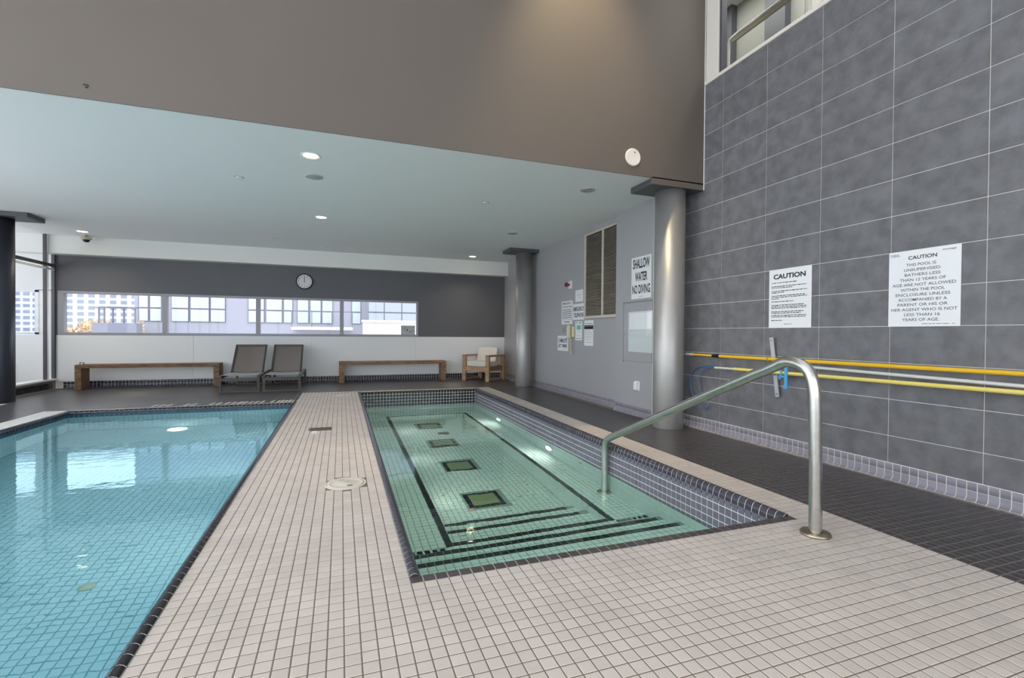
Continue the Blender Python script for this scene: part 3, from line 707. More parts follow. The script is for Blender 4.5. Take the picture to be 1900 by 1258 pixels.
# ------------------------------------------------------------------ armchair
def armchair():
    cx, cy, ang = 2.935, 11.99, -math.atan2(.61, .51)   # front-left corner and direction of the front edge
    t = thing('armchair', 'wooden armchair with cream cushions in the far right corner', 'chair', (cx, cy, 0))
    t.rotation_euler.z = ang
    wd, dp = .82, .78
    def p(mb, name, m):  # local build: x along the front, y towards the back
        o = mb.build(name, m); o.parent = t; return o
    L = .108
    for x in (0, wd-L):
        m2 = MB(); m2.box(x, 0, 0, x+L, .06, .64, .003); p(m2, 'front_post', M_WOODL)
        m2 = MB(); m2.box(x, dp-.06, 0, x+L, dp, .64, .003); p(m2, 'rear_post', M_WOODL)
        m2 = MB(); m2.box(x, 0, .615, x+L, dp, .662, .003); p(m2, 'armrest', M_WOODL)
        m2 = MB(); m2.box(x+.01, .06, .25, x+.05, dp-.06, .37, .003); p(m2, 'side_rail', M_WOOD)
        m2 = MB(); m2.box(x+.02, .06, .02, x+.06, dp-.06, .06, .003); p(m2, 'stretcher', M_WOODL)
    m2 = MB(); m2.box(L, .01, .24, wd-L, .04, .36, .003); p(m2, 'front_rail', M_WOODL)
    m2 = MB(); m2.box(L, dp-.05, .3, wd-L, dp-.02, .38, .003); p(m2, 'back_rail', M_WOOD)
    for k in range(5):
        m2 = MB(); m2.box(L, .08+k*.13, .34, wd-L, .16+k*.13, .36, .002); p(m2, 'seat_slat', M_WOOD)
    for x in (.14, .38, .62):
        m2 = MB(); m2.beam((x, dp-.17, .34), (x, dp-.03, .78), .05, .02, upv=(0, 1, 0)); p(m2, 'back_slat', M_WOODL)
    M_CU = mat('cream_cushion', (224, 217, 208), .85, bump=.3, scale=10, vary=.03)
    def cushion(c, sx, sy, sz, tilt, name):
        m2 = MB(); n = 10; vs = []
        bm_pts = []
        for f in range(6):
            for i in range(n+1):
                for j in range(n+1):
                    a, b = -1+2*i/n, -1+2*j/n; q = [(a, b, 1), (a, b, -1), (a, 1, b), (a, -1, b), (1, a, b), (-1, a, b)][f]
                    e = [math.copysign(abs(v)**1.0, v) for v in q]; pw = 14
                    l = (sum(abs(v)**pw for v in e))**(1/pw); e = [v/l for v in e]
                    bul = 1+.14*(1-e[0]**2)*(1-e[1]**2) if True else 1
                    v = Vector((e[0]*sx/2, e[1]*sy/2, e[2]*sz/2*bul)); v.rotate(Matrix.Rotation(tilt, 3, 'X')); bm_pts.append(v+Vector(c))
        for f in range(6):
            k = f*(n+1)*(n+1)
            fs = [(k+i*(n+1)+j, k+(i+1)*(n+1)+j, k+(i+1)*(n+1)+j+1, k+i*(n+1)+j+1) for i in range(n) for j in range(n)]
            if f in (1, 2, 5): fs = [g[::-1] for g in fs]
            m2.add([], []); m2.f += fs; m2.m += [0]*len(fs); m2.sm += [True]*len(fs)
        m2.v = [tuple(v) for v in bm_pts]
        return p(m2, name, M_CU)
    cushion((wd/2, .33, .43), wd-2*L-.01, .62, .13, 0, 'seat_cushion')
    cushion((wd/2, dp-.20, .63), wd-2*L-.01, .12, .40, -.27, 'back_cushion')
armchair()

# ------------------------------------------------------------------ text on flat boards
def textmesh(s, bold=0):
    c = bpy.data.curves.new('t', 'FONT'); c.body = s; c.resolution_u = 3; c.offset = bold; c.align_x = 'LEFT'
    o = bpy.data.objects.new('t', c); COL.objects.link(o); bpy.context.view_layer.update()
    me = bpy.data.meshes.new_from_object(o.evaluated_get(bpy.context.evaluated_depsgraph_get())); bpy.data.objects.remove(o)
    return me
def put_text(mb, s, cx, cy, w, h, fr, bold=0, mi=0):
    """centre cx,cy on the board; w,h: size of the ink. fr(u,v,n)->world"""
    me = textmesh(s, bold)
    if not me.vertices: return
    xs = [v.co.x for v in me.vertices]; ys_ = [v.co.y for v in me.vertices]
    sx = w/(max(xs)-min(xs)) if w else h/(max(ys_)-min(ys_))*.85; sy = h/(max(ys_)-min(ys_)); mx, my = (max(xs)+min(xs))/2, (max(ys_)+min(ys_))/2
    if not w: pass
    mb.mi = mi
    mb.add([fr(cx+(v.co.x-mx)*sx, cy+(v.co.y-my)*sy, 0) for v in me.vertices], [tuple(p.vertices) for p in me.polygons])
    bpy.data.meshes.remove(me)
def sign(name, label, cat, o, U, N, w, h, texts=(), bars=(), plate=M_PAPER, th=.004, extra=None, group=None):
    """o: top-left corner on the wall; texts: (s, u, v, width, height, bold, mi) with u,v as fractions from top-left"""
    o, U, N = Vector(o), Vector(U), Vector(N); V = Vector((0, 0, 1))
    t = thing(name, label, cat, o, group)
    m2 = MB(); c = [o+U*a-V*b+N*n for n in (0.0005, th) for a, b in ((0, 0), (w, 0), (w, h), (0, h))]
    m2.add(c, [(0, 1, 2, 3), (7, 6, 5, 4), (0, 4, 5, 1), (1, 5, 6, 2), (2, 6, 7, 3), (3, 7, 4, 0)]); part(m2, 'board', plate, t)
    fr = lambda u, v, n: o+U*u+V*v+N*(th+.0007)
    inks = [M_INK, M_INKG, mat('teal_ink', (120, 190, 175), .6), mat('blue_ink', (70, 100, 140), .6), M_PAPER]
    for s, u, v, tw, tH, *r in texts:
        m2 = MB(); put_text(m2, s, u*w, -v*h, tw*w if tw else None, tH*h, fr, *(r or [0])); part(m2, 'text_line', inks, t)
    m2 = MB()
    def bar(u0, u1, v, hh, mi=0):
        m2.mi = mi; m2.add([fr(u0*w, -v*h, 0), fr(u1*w, -v*h, 0), fr(u1*w, -(v+hh)*h, 0), fr(u0*w, -(v+hh)*h, 0)], [(3, 2, 1, 0)])
    for b in bars:
        if b[0] == 'w':   # a line of small print too fine to read: a row of word-length marks
            _, u0, u1, v, hh = b[:5]; mi = b[5] if len(b) > 5 else 0; u = u0; rr = random.Random(int(v*1000)+int(w*1e4))
            while u < u1:
                e = min(u1, u+rr.uniform(.03, .09)); bar(u, e, v+rr.uniform(0, .1)*hh, hh*rr.uniform(.7, .95), mi); u = e+.012
        else: bar(*b)
    if m2.v: part(m2, 'small_print', inks, t, kind='stuff')
    return t
UR, NR = (0, -1, 0), (-1, 0, 0)
body = ['THIS POOL IS', 'UNSUPERVISED.', 'BATHERS LESS', 'THAN 12 YEARS OF', 'AGE ARE NOT ALLOWED', 'WITHIN THE POOL', 'ENCLOSURE UNLESS', 'ACCOMPANIED BY A', 'PARENT OR HIS OR', 'HER AGENT WHO IS NOT', 'LESS THAN 16', 'YEARS OF AGE.']
wds = [.42, .52, .50, .64, .88, .62, .76, .68, .70, .92, .50, .52]
cxs = [.47, .49, .49, .49, .50, .49, .49, .49, .49, .505, .49, .47]
tx = [('CAUTION', .49, .10, .40, .048, .02), ('neo.', .10, .05, .14, .036, .0, 3), ('montage', .85, .05, .18, .026, .01, 1)]
for k, (s, a, c) in enumerate(zip(body, wds, cxs)): tx.append((s, c, .192+k*.0652, a, .038, .010, 1))
sign('caution_sign', 'larger white sign with CAUTION and twelve lines of capitals about unsupervised pool', 'sign', (WR-.0015, 2.735, 1.905), UR, NR, .50, .62, tx, [('w', .5, .86, .962, .008, 1), ('w', .9, .93, .962, .008, 1)])
pr = [(.245, [.66]), (.305, [.88, .55]), (.385, [.90, .35]), (.465, [.85, .90, .22]), (.565, [.58]), (.625, [.83, .90, .88]), (.735, [.82, .76]), (.80, [.88, .87]), (.885, [.32])]
bars = []
for v, ls in pr:
    for k, e in enumerate(ls): bars.append(('w', .065, .065+e*.97-.03, v-.02+k*.026, .014, 0))
bars.append(('w', .38, .56, .93, .010, 1))
sign('caution_sign', 'smaller white sign headed CAUTION in bold over paragraphs of small print', 'sign', (WR-.0015, 3.935, 1.905), UR, NR, .495, .62, [('CAUTION', .49, .125, .76, .085, .035)], bars)
sign('warning_sign', 'white sign reading SHALLOW WATER NO DIVING', 'sign', (XP-.001, 6.20, 2.350), UR, NR, .49, .615,
     [('SHALLOW', .5, .16, .84, .235, .03), ('WATER', .5, .475, .62, .215, .03), ('NO DIVING', .5, .775, .90, .215, .025)], [('w', .4, .62, .945, .012)])
XF = WF-.001
sign('notice', 'blank-looking white paper above the emergency telephone sign', 'notice', (XF, 8.26, 2.045), UR, NR, .315, .225, [], [('w', .25, .75, .40, .03, 1), ('w', .4, .6, .60, .03, 1)])
sign('emergency_stop_sign', 'tall white sign headed EMERGENCY STOP BUTTON', 'sign', (XF, 8.86, 1.865), UR, NR, .485, .37, [('EMERGENCY', .5, .13, .84, .11, .012), ('STOP BUTTON', .5, .32, .88, .11, .012)], [('w', .07, .93, .46+k*.105, .055, 1) for k in range(5)])
sign('notice', 'narrow white strip directly under the emergency stop sign', 'notice', (XF, 8.86, 1.487), UR, NR, .485, .085, [], [('w', .25, .75, .35, .25, 0)])
sign('emergency_telephone_sign', 'white sign reading EMERGENCY TELEPHONE', 'sign', (XF, 8.355, 1.785), UR, NR, .475, .305, [('EMERGENCY', .5, .33, .92, .27, .025), ('TELEPHONE', .5, .71, .84, .27, .025)])
sign('jet_timer_sign', 'white sign reading 15 MINUTE JET TIMER', 'sign', (XF, 9.04, 1.17), UR, NR, .485, .305, [('15 MINUTE', .5, .32, .84, .28, .028), ('JET TIMER', .5, .70, .84, .28, .028)])
sign('notice', 'narrow white notice with a teal square beside the telephone', 'notice', (XF, 8.25, 1.448), UR, NR, .27, .358, [], [(.2, .85, .20, .24, 2), (.15, .3, .06, .04, 0), (.6, .85, .06, .04, 0), ('w', .2, .8, .55, .015, 1), ('w', .2, .8, .75, .015, 1), ('w', .1, .9, .90, .03, 0)])
sign('notice', 'white notice with a black headed band below the louvred grille', 'notice', (XF, 7.885, 1.457), UR, NR, .33, .462, [], [('w', .1, .9, .11, .03, 1), (.0, 1.0, .19, .045, 0), (.0, 1.0, .24, .105, 0), ('w', .1, .9, .27, .03, 4), ('w', .1, .6, .40, .012, 1), ('w', .1, .85, .47, .012, 1), ('w', .1, .9, .54, .012, 1), (.08, .92, .62, .008, 1), (.08, .92, .68, .008, 1), ('w', .15, .8, .76, .012, 1), ('w', .2, .9, .86, .015, 1)])
# first-aid notice on the last window pane
t = sign('notice', 'grey notice with a dark cross in the lower corner of the rightmost window', 'notice', (1.455, WB+.055, 1.395), (1, 0, 0), (0, -1, 0), .355, .235,
     [], [('w', .2, .42, .20, .05, 1), ('w', .12, .36, .32, .05, 1), (.38, .50, .46, .06, 0), (.415, .465, .38, .22, 0), ('w', .56, .88, .58, .06, 1), ('w', .52, .75, .70, .06, 1)], plate=mat('grey_card', (186, 187, 190), .5))

# ------------------------------------------------------------------ fixtures on the right-hand grey walls
t = thing('emergency_stop_button', 'red push button on a white wall plate', 'button', (WF, 8.48, 2.17))
m2 = MB(); m2.box(WF-.02, 8.40, 2.095, WF, 8.53, 2.25, .004); part(m2, 'plate', M_WHITE, t)
m2 = MB(); m2.lathe([(.02, 0), (.022, .05), (.042, .055), (.046, .07), (.04, .085), (0, .09)], (WF-.02, 8.49, 2.175), 24, axis=(-1, 0, 0)); part(m2, 'button', mat('dark_red_plastic', (120, 24, 30), .3), t)
t = thing('telephone', 'cream wall telephone with a hanging coiled cord', 'telephone', (WF, 8.42, 1.2))
m2 = MB(); m2.box(WF-.05, 8.27, 1.14, WF, 8.40, 1.36, .012); part(m2, 'cradle', M_CREAM, t)
m2 = MB(); m2.tube(smooth([(WF-.075, 8.35, 1.14), (WF-.10, 8.355, 1.17), (WF-.09, 8.355, 1.25), (WF-.10, 8.355, 1.33), (WF-.075, 8.35, 1.36)]), [.03]*5 if False else .042, 12); part(m2, 'handset', M_CREAM, t)
m2 = MB(); pts = []
for k in range(160):
    a = k/159; pts.append((WF-.06+.012*math.cos(k*.9), 8.34-.03*math.sin(a*math.pi)+.012*math.sin(k*.9), 1.13-.32*math.sin(a*math.pi*.96)))
m2.tube(pts, .006, 6); part(m2, 'cord', M_CREAM, t)
for k, (y, z) in enumerate([(8.78, 1.285), (8.66, 1.29)]):
    t = thing('key_switch', ('left' if k == 0 else 'right')+' small metal key switch above the jet timer sign', 'switch', (WF, y, z), 'key switches')
    m2 = MB(); m2.box(WF-.006, y-.03, z-.055, WF, y+.03, z+.055, .003); part(m2, 'plate', M_ALU, t)
    m2 = MB(); m2.lathe([(.014, 0), (.014, .02), (.008, .024), (0, .024)], (WF-.006, y, z), 16, axis=(-1, 0, 0)); part(m2, 'knob', M_CHROME, t)
# louvred grille
t = thing('louvre_grille', 'tall two-bay louvred grille in a cream frame on the grey wall', 'grille', (WF, 7.3, 1.5))
M_LFRM = mat('cream_frame', (206, 198, 184), .5); M_LSL = mat('brown_grey_slat', (176, 165, 150), .4, metal=.3, vary=.25, scale=3, stretch=(1, 1, 14)); M_VOID = mat('dark_void', (72, 66, 60), .8)
gy0, gy1, gz0, gz1 = 6.66, 7.86, 1.49, 3.03
m2 = MB(); m2.box(WF-.012, gy0, gz0, WF+.001, gy1, gz1); part(m2, 'backing', M_VOID, t)
m2 = MB(); m2.box(WF-.035, gy1-.045, gz0, WF-.001, gy1, gz1, .003); m2.box(WF-.035, gy0, gz0, WF-.001, gy1-.045, gz0+.045, .003); m2.box(WF-.035, gy0, gz1-.03, WF-.001, gy1-.045, gz1, .003); part(m2, 'frame', M_LFRM, t)
m2 = MB(); m2.box(WF-.035, 7.19, gz0+.045, WF-.001, 7.235, gz1-.03, .003); part(m2, 'mullion', M_LFRM, t)
sl = MB(); sl.add([(0, 0, 0), (0, .53, 0), (-.022, .53, -.016), (-.022, 0, -.016), (0, 0, .003), (0, .53, .003), (-.022, .53, -.013), (-.022, 0, -.013)], [(0, 1, 2, 3), (7, 6, 5, 4), (0, 4, 5, 1), (2, 6, 7, 3), (1, 5, 6, 2), (0, 3, 7, 4)])
tmp = sl.build('t', M_LSL); me = tmp.data; me.name = 'slat'; bpy.data.objects.remove(tmp)
z = gz0+.06
while z < gz1-.04:
    for y in (6.66, 7.24):
        o = bpy.data.objects.new('slat', me); COL.objects.link(o); o.parent = t; o.location = Vector((WF-.009, y, z))-t.location
        if y > 7: o.scale = (1, 1.07, 1)
    z += .0262
# glass-fronted cabinet
t = thing('hose_cabinet', 'recessed steel cabinet with a glass door under the shallow water sign', 'cabinet', (XP, 6.0, .8))
cy0, cy1, cz0, cz1 = 5.675, 6.39, .80, 1.685
m2 = MB(); m2.box(XP-.012, cy0, cz0, XP+.001, cy1, cz0+.145, .002); m2.box(XP-.012, cy0, cz1-.135, XP+.001, cy1, cz1, .002); m2.box(XP-.012, cy1-.12, cz0+.145, XP+.001, cy1, cz1-.135, .002)
part(m2, 'door_frame', mat('satin_steel_door', (170, 169, 171), .4, metal=.35, vary=.04, scale=2), t)
m2 = MB(); m2.box(XP-.018, cy0-.0, cz1, XP+.001, cy1+.015, cz1+.02, .002); m2.box(XP-.018, cy1, cz0-.015, XP+.001, cy1+.015, cz1, .002); part(m2, 'trim', M_ALU, t)
m2 = MB(); m2.box(XP-.004, cy0, cz0+.145, XP-.001, cy1-.12, cz1-.135); part(m2, 'back', mat('cabinet_inside', (206, 212, 214), .6), t)
m2 = MB(); m2.box(XP-.009, cy0, cz0+.145, XP-.006, cy1-.12, cz1-.135); part(m2, 'glass', M_GLASS, t)
m2 = MB(); m2.box(XP-.0055, cy0+.02, 1.28, XP-.0045, cy1-.14, cz1-.16); part(m2, 'paper', M_PAPER, t)
m2 = MB(); m2.lathe([(.012, 0), (.012, .01), (0, .012)], (XP-.012, cy1-.05, 1.22), 16, axis=(-1, 0, 0)); part(m2, 'lock', M_CHROME, t)
t = thing('outlet_cover', 'white weatherproof outlet cover low on the wall by the column', 'outlet', (XP, 6.02, .44))
m2 = MB(); m2.box(XP-.01, 5.965, .375, XP, 6.08, .515, .004); part(m2, 'plate', M_WHITE, t)
m2 = MB(); m2.box(XP-.045, 5.985, .385, XP-.01, 6.065, .505, .005); part(m2, 'lid', M_WHITE, t)

# ------------------------------------------------------------------ poles, bracket, hose on the stone wall
M_YEL = mat('golden_yellow_paint', (232, 184, 40), .4); M_PYEL = mat('pale_yellow_paint', (232, 212, 116), .4); M_GRYW = mat('off_white_plastic', (206, 205, 200), .45)
t = thing('telescopic_pole', 'upper golden yellow pole along the stone wall', 'pole', (4.3, 3.4, .95), 'cleaning poles on the wall')
m2 = MB(); m2.tube([(4.3, 5.06, .951), (4.3, 4.62, .951)], .0125, 16); part(m2, 'inner_tube', M_YEL, t)
m2 = MB(); m2.tube([(4.3, 4.60, .951), (4.3, .5, .962)], .0175, 16); part(m2, 'outer_tube', M_YEL, t)
m2 = MB(); m2.tube([(4.3, 4.69, .951), (4.3, 4.58, .951)], .021, 16); part(m2, 'collar', M_BLACK, t)
m2 = MB(); m2.tube([(4.3, 5.19, .951), (4.3, 5.15, .951), (4.3, 5.14, .951), (4.3, 5.04, .951)], [.012, .02, .015, .017], 16); part(m2, 'tip', M_GRYW, t)
t = thing('telescopic_pole', 'lower pale yellow pole with a white end section', 'pole', (4.27, 3.4, .80), 'cleaning poles on the wall')
m2 = MB(); m2.tube([(4.27, 4.32, .815), (4.27, .5, .845)], .0175, 16); part(m2, 'outer_tube', M_PYEL, t)
m2 = MB(); m2.tube([(4.27, 4.62, .81), (4.27, 4.30, .815)], .0135, 16); part(m2, 'inner_tube', M_GRYW, t)
t = thing('metal_pole', 'plain silver pole lying just behind the pale yellow one', 'pole', (4.315, 3, .88), 'cleaning poles on the wall')
m2 = MB(); m2.tube([(4.307, 3.83, .905), (4.307, .5, .855)], .015, 16); part(m2, 'tube', mat('anodised_aluminium', (214, 214, 212), .45, metal=.25), t)
m2 = MB(); m2.tube([(4.307, 3.85, .905), (4.307, 3.80, .905)], .018, 16); part(m2, 'end_cap', M_GRYW, t)
t = thing('pole_bracket', 'tilted white metal strip holding the poles', 'bracket', (4.34, 3.83, .87))
m2 = MB(); a, b = Vector((4.335, 3.875, 1.183)), Vector((4.335, 3.79, .558)); m2.beam(a, b, .045, .012, upv=(-1, 0, 0)); part(m2, 'strip', mat('galvanised', (196, 196, 198), .4, metal=.5), t)
for f, q in ((.05, 0), (.95, 0)):
    p_ = a.lerp(b, f); m2 = MB(); m2.lathe([(.006, 0), (.006, .003), (0, .004)], p_-X*.006, 12, axis=(-1, 0, 0)); part(m2, 'screw', M_BLACK, t)
for zz_ in (1.09, .68):
    p_ = a.lerp(b, (1.183-zz_)/.625); m2 = MB(); m2.tube([p_, p_+X*.03], .008, 8); part(m2, 'spacer', M_ALU, t)
for zz_ in (.92, .79):
    p_ = a.lerp(b, (1.183-zz_)/.625); m2 = MB(); m2.tube([p_, p_-X*.09+Z*-.0, p_-X*.10+Z*.05], .006, 8); part(m2, 'hook', M_ALU, t)
M_BLUE = mat('blue_plastic', (80, 160, 214), .4)
t = thing('clamp', 'light blue plastic clamp hanging from the poles', 'clamp', (4.25, 3.64, .78))
m2 = MB(); m2.box(4.235, 3.60, .665, 4.252, 3.632, .91, .004); m2.box(4.23, 3.595, .665, 4.256, 3.64, .70, .004); part(m2, 'bar', M_BLUE, t)
m2 = MB(); m2.box(4.236, 3.63, .775, 4.25, 3.70, .797, .003); part(m2, 'arm', M_BLUE, t)
m2 = MB(); m2.tube([(4.243, 3.70+.03*math.cos(u), .815+.035*math.sin(u)) for u in [math.radians(v) for v in range(100, 330, 20)]], .008, 8); m2.box(4.236, 3.675, .755, 4.25, 3.70, .80, .003); part(m2, 'jaw', M_BLUE, t)
t = thing('hose', 'thin blue hose looped on the wall behind the column', 'hose', (4.33, 4.85, .6))
def hp(pxy, x=4.335):
    out = []
    for a, b in pxy: out.append((x, a, b))
    return smooth(out, 3)
m2 = MB()
m2.tube(hp([(4.62, .81), (4.80, .825), (5.02, .79), (5.13, .68), (5.12, .50), (5.04, .37), (4.93, .29), (4.86, .27)]), .0065, 8)
m2.tube(hp([(4.66, .81), (4.80, .805), (4.92, .74), (4.96, .62), (4.93, .50), (4.86, .41), (4.80, .37), (4.78, .33), (4.82, .28), (4.87, .265)], 4.328), .006, 8)
part(m2, 'loop', mat('blue_hose', (66, 108, 158), .35), t)

# ------------------------------------------------------------------ clock
t = thing('wall_clock', 'round black-rimmed clock showing twelve above the windows', 'clock', (-.832, WB+.004, 2.42))
c = Vector((-.832, WB+.004, 2.42)); A = (0, -1, 0)
m2 = MB(); m2.lathe([(.185, 0), (.19, .02), (.185, .038), (.168, .04), (.165, .02)], c, 48, axis=A); part(m2, 'rim', M_BLACK, t)
m2 = MB(); m2.lathe([(.168, 0), (.168, .022), (0, .022)], c, 48, axis=A, smooth=False); part(m2, 'face', mat('clock_face', (222, 223, 224), .5), t)
m2 = MB()
fr = lambda u, v, n: c+Vector((u, -.0235, v))
for k in range(12):
    a = math.radians(90-30*(k+1)); put_text(m2, str(k+1), .132*math.cos(a), .132*math.sin(a), .035 if k > 8 else .018, .032, fr, .02)
part(m2, 'numeral', M_INK, t)
for ln, wd_, an in ((.085, .012, 89), (.125, .008, 88)):
    d = Vector((math.cos(math.radians(an)), 0, math.sin(math.radians(an)))); m2 = MB(); m2.beam(c+Vector((0, -.026, 0))-d*.025, c+Vector((0, -.026, 0))+d*ln, wd_, .002, upv=(0, 1, 0)); part(m2, 'hand', M_BLACK, t)

# ------------------------------------------------------------------ ceiling fittings
M_WARM = emit('warm_lamp', (255, 226, 180), 9); M_REFL = mat('brass_reflector', (240, 208, 160), .25, metal=.9)
def downlight(x, y, lit, label):
    t = thing('downlight', label, 'ceiling light', (x, y, CEIL_Z), 'round ceiling downlights')
    m2 = MB(); m2.lathe([(.102, .0), (.104, -.004), (.092, -.007), (.086, -.003), (.085, .0)], (x, y, CEIL_Z), 36); part(m2, 'ring', M_WHITE if lit else M_CHROME, t)
    m2 = MB(); m2.lathe([(.086, -.003), (.084, -.0022), (0.078, -.0015)], (x, y, CEIL_Z), 32); part(m2, 'reflector', M_REFL if lit else M_CHROME, t)
    m2 = MB(); m2.lathe([(0, -.0016), (.078, -.0015)] if True else [], (x, y, CEIL_Z), 32); part(m2, 'lamp', M_WARM if lit else mat('dark_lamp', (214, 216, 218), .12, metal=.9, vary=.25, scale=26, bump=1, bscale=22), t)
    if lit:
        l = bpy.data.lights.new('downlight_lamp', 'SPOT'); l.energy = 32; l.color = (1, .84, .64); l.spot_size = math.radians(130); l.spot_blend = .9; l.shadow_soft_size = .08
        o = bpy.data.objects.new('downlight_lamp', l); COL.objects.link(o); o.location = (x, y, CEIL_Z-.03)
downlight(-.32, 5.68, 1, 'lit ceiling downlight nearest the taupe bulkhead on the left')
downlight(-.32, 8.64, 1, 'lit ceiling downlight in the middle of the low ceiling')
downlight(3.09, 11.61, 1, 'lit ceiling downlight in the far right corner near the soffit')
downlight(-4.75, 11.6, 1, 'lit ceiling downlight at the far left by the dome camera')
downlight(3.10, 5.70, 0, 'unlit chrome downlight closest to the thick column')
downlight(3.09, 8.65, 0, 'unlit chrome downlight near the far right column')
downlight(-.33, 11.58, 0, 'unlit chrome downlight in front of the soffit above the loungers')
t = thing('ceiling_speaker', 'flat grey round cover between the two lit downlights', 'ceiling cover', (-.32, 6.43, CEIL_Z))
m2 = MB(); m2.lathe([(.102, 0), (.102, -.006), (.096, -.008), (0, -.008)], (-.32, 6.43, CEIL_Z), 36); part(m2, 'cover', mat('grey_green_cover', (168, 180, 174), .6), t)
for k, (x, y, lb) in enumerate([(-1.205, 6.79, 'small round recessed sprinkler cap left of the ceiling cover'), (2.0, 6.78, 'small round recessed sprinkler cap right of centre on the ceiling'), (-1.27, 10.97, 'small round recessed sprinkler cap near the soffit')]):
    t = thing('sprinkler_cap', lb, 'sprinkler', (x, y, CEIL_Z), 'concealed sprinkler caps')
    m2 = MB(); m2.lathe([(.043, -.0), (.043, -.006), (.040, -.009), (0, -.009)], (x, y, CEIL_Z), 24); part(m2, 'cap', M_CEIL, t)
    m2 = MB(); m2.lathe([(.052, 0), (.052, -.001), (.043, -.001)], (x, y, CEIL_Z), 24); part(m2, 'gap_ring', M_CAP, t)
t = thing('dome_camera', 'small dome security camera hanging from the ceiling at the far left', 'camera', (-4.95, 12.05, CEIL_Z))
q = (-4.87, 12.05, CEIL_Z)
m2 = MB(); m2.lathe([(0, 0), (.03, 0), (.03, -.03), (.085, -.035), (.09, -.075), (.06, -.09)], q, 28); part(m2, 'housing', mat('beige_housing', (190, 178, 156), .5), t)
m2 = MB(); m2.lathe([(.06, -.088), (.055, -.115), (.035, -.135), (0, -.142)], q, 24); part(m2, 'dome', M_BLACK, t)
# on the bulkhead
t = thing('wall_speaker', 'round white speaker grille on the taupe bulkhead', 'speaker', (3.30, YB, 3.338))
m2 = MB(); m2.lathe([(.105, 0), (.105, .008), (.098, .014), (.09, .012), (0, .018)], (3.30, YB, 3.338), 48, axis=A); part(m2, 'grille', mat('warm_white_grille', (232, 224, 216), .6, bump=.4, scale=40), t)
m2 = MB(); m2.box(3.312, YB-.019, 3.39, 3.33, YB-.014, 3.402); part(m2, 'badge', M_INKG, t)
t = thing('anchor_hook', 'tiny dark hook near the lower left of the bulkhead', 'hook', (-2.0, YB, 3.23))
m2 = MB(); m2.tube([(-2.02, YB-.008, 3.235), (-2.0, YB-.02, 3.24), (-1.98, YB-.008, 3.232)], .004, 8); m2.tube([(-2.0, YB, 3.222), (-2.0, YB-.012, 3.222)], .006, 8); part(m2, 'hook', M_BLACK, t)
hl = bpy.data.lights.new('bulkhead_spot', 'SPOT'); hl.energy = 300; hl.color = (1, .78, .45); hl.spot_size = math.radians(58); hl.spot_blend = 1; hl.shadow_soft_size = .1
ho = bpy.data.objects.new('bulkhead_spot', hl); COL.objects.link(ho); ho.location = (2.6, 4.2, 6.75); ho.rotation_euler = (math.radians(10), 0, 0)

# ------------------------------------------------------------------ deck fittings
t = thing('deck_drain', 'rectangular dark floor grate in the light tiled walkway', 'drain', (-.24, 6.385, 0))
m2 = MB(); m2.box(-.365, 6.31, -.01, -.115, 6.46, -.004); part(m2, 'pan', M_VOID, t)
m2 = MB(); 
for a in ((-.372, 6.303, -.108, 6.315), (-.372, 6.455, -.108, 6.467), (-.372, 6.315, -.360, 6.455), (-.120, 6.315, -.108, 6.455)): m2.box(a[0], a[1], -.004, a[2], a[3], .002)
part(m2, 'frame', mat('dark_bronze', (84, 76, 72), .4, metal=.6), t)
for k in range(11):
    m2 = MB(); m2.box(-.356+k*.0215, 6.317, -.004, -.356+k*.0215+.009, 6.453, .001); part(m2, 'bar', MATS['dark_bronze'], t)
for k, (x, y, lb) in enumerate([(.04, 4.01, 'cream round skimmer lid in the middle of the light walkway'), (.04, 9.68, 'pale round skimmer lid at the far end of the light walkway')]):
    t = thing('skimmer_lid', lb, 'skimmer lid', (x, y, 0), 'skimmer lids')
    M_LID = mat('cream_lid', (202, 196, 184), .5, vary=.05) if k == 0 else mat('pale_lid', (204, 198, 190), .6)
    m2 = MB(); m2.lathe([(.158, -.004), (.158, .003), (.150, .005), (.145, .002), (.140, .002)], (x, y, 0), 48); part(m2, 'ring', M_LID, t)
    m2 = MB(); m2.lathe([(.139, -.002), (.139, .004), (.120, .0055), (.116, .003), (.100, .0045), (.05, .004), (.048, .0055), (0, .0055)], (x, y, 0), 48); part(m2, 'lid', M_LID, t)
    for a, b in ((.03, -.075), (-.03, .085)):
        m2 = MB(); m2.box(x+a-.02, y+b-.008, .003, x+a+.02, y+b+.008, .0065); part(m2, 'finger_slot', M_INK if a > 0 else M_GRILL, t)
t = thing('sticker', 'two small white stickers just in front of the floor grate', 'sticker', (-.29, 6.23, 0))
m2 = MB(); m2.box(-.325, 6.17, -.001, -.27, 6.26, .0015); part(m2, 'label', M_PAPER, t)
m2 = MB(); m2.box(-.315, 6.09, -.001, -.27, 6.12, .0015); part(m2, 'label', M_PAPER, t)

# ------------------------------------------------------------------ outside, beyond the windows
def facade(name, label, cat, x0, x1, y, z0, z1, dep, wallm, cols, rowz, win, glassm, fm, group=None):
    """a building with every window its own part. cols: list of (x0,x1); rowz: list of (z0,z1)"""
    t = thing(name, label, cat, ((x0+x1)/2, y, z0), group)
    m2 = MB(); m2.box(x0, y, z0, x1, y+dep, z1); part(m2, 'wall', wallm, t)
    for a, b in cols:
        for c0, c1 in rowz:
            m2 = MB(); m2.box(a-.05*win, y-.08*win, c0-.05*win, b+.05*win, y+.01, c1+.05*win); f = part(m2, 'window', fm, t)
            m2 = MB(); m2.box(a, y-.1*win, c0, b, y-.081*win, c1); g = part(m2, 'pane', glassm, f)
    return t
O_W = mat('tower_white', (190, 192, 198), .7); O_G = mat('tower_glass', (122, 132, 148), .5); O_F = mat('tower_frame', (166, 168, 176), .7)
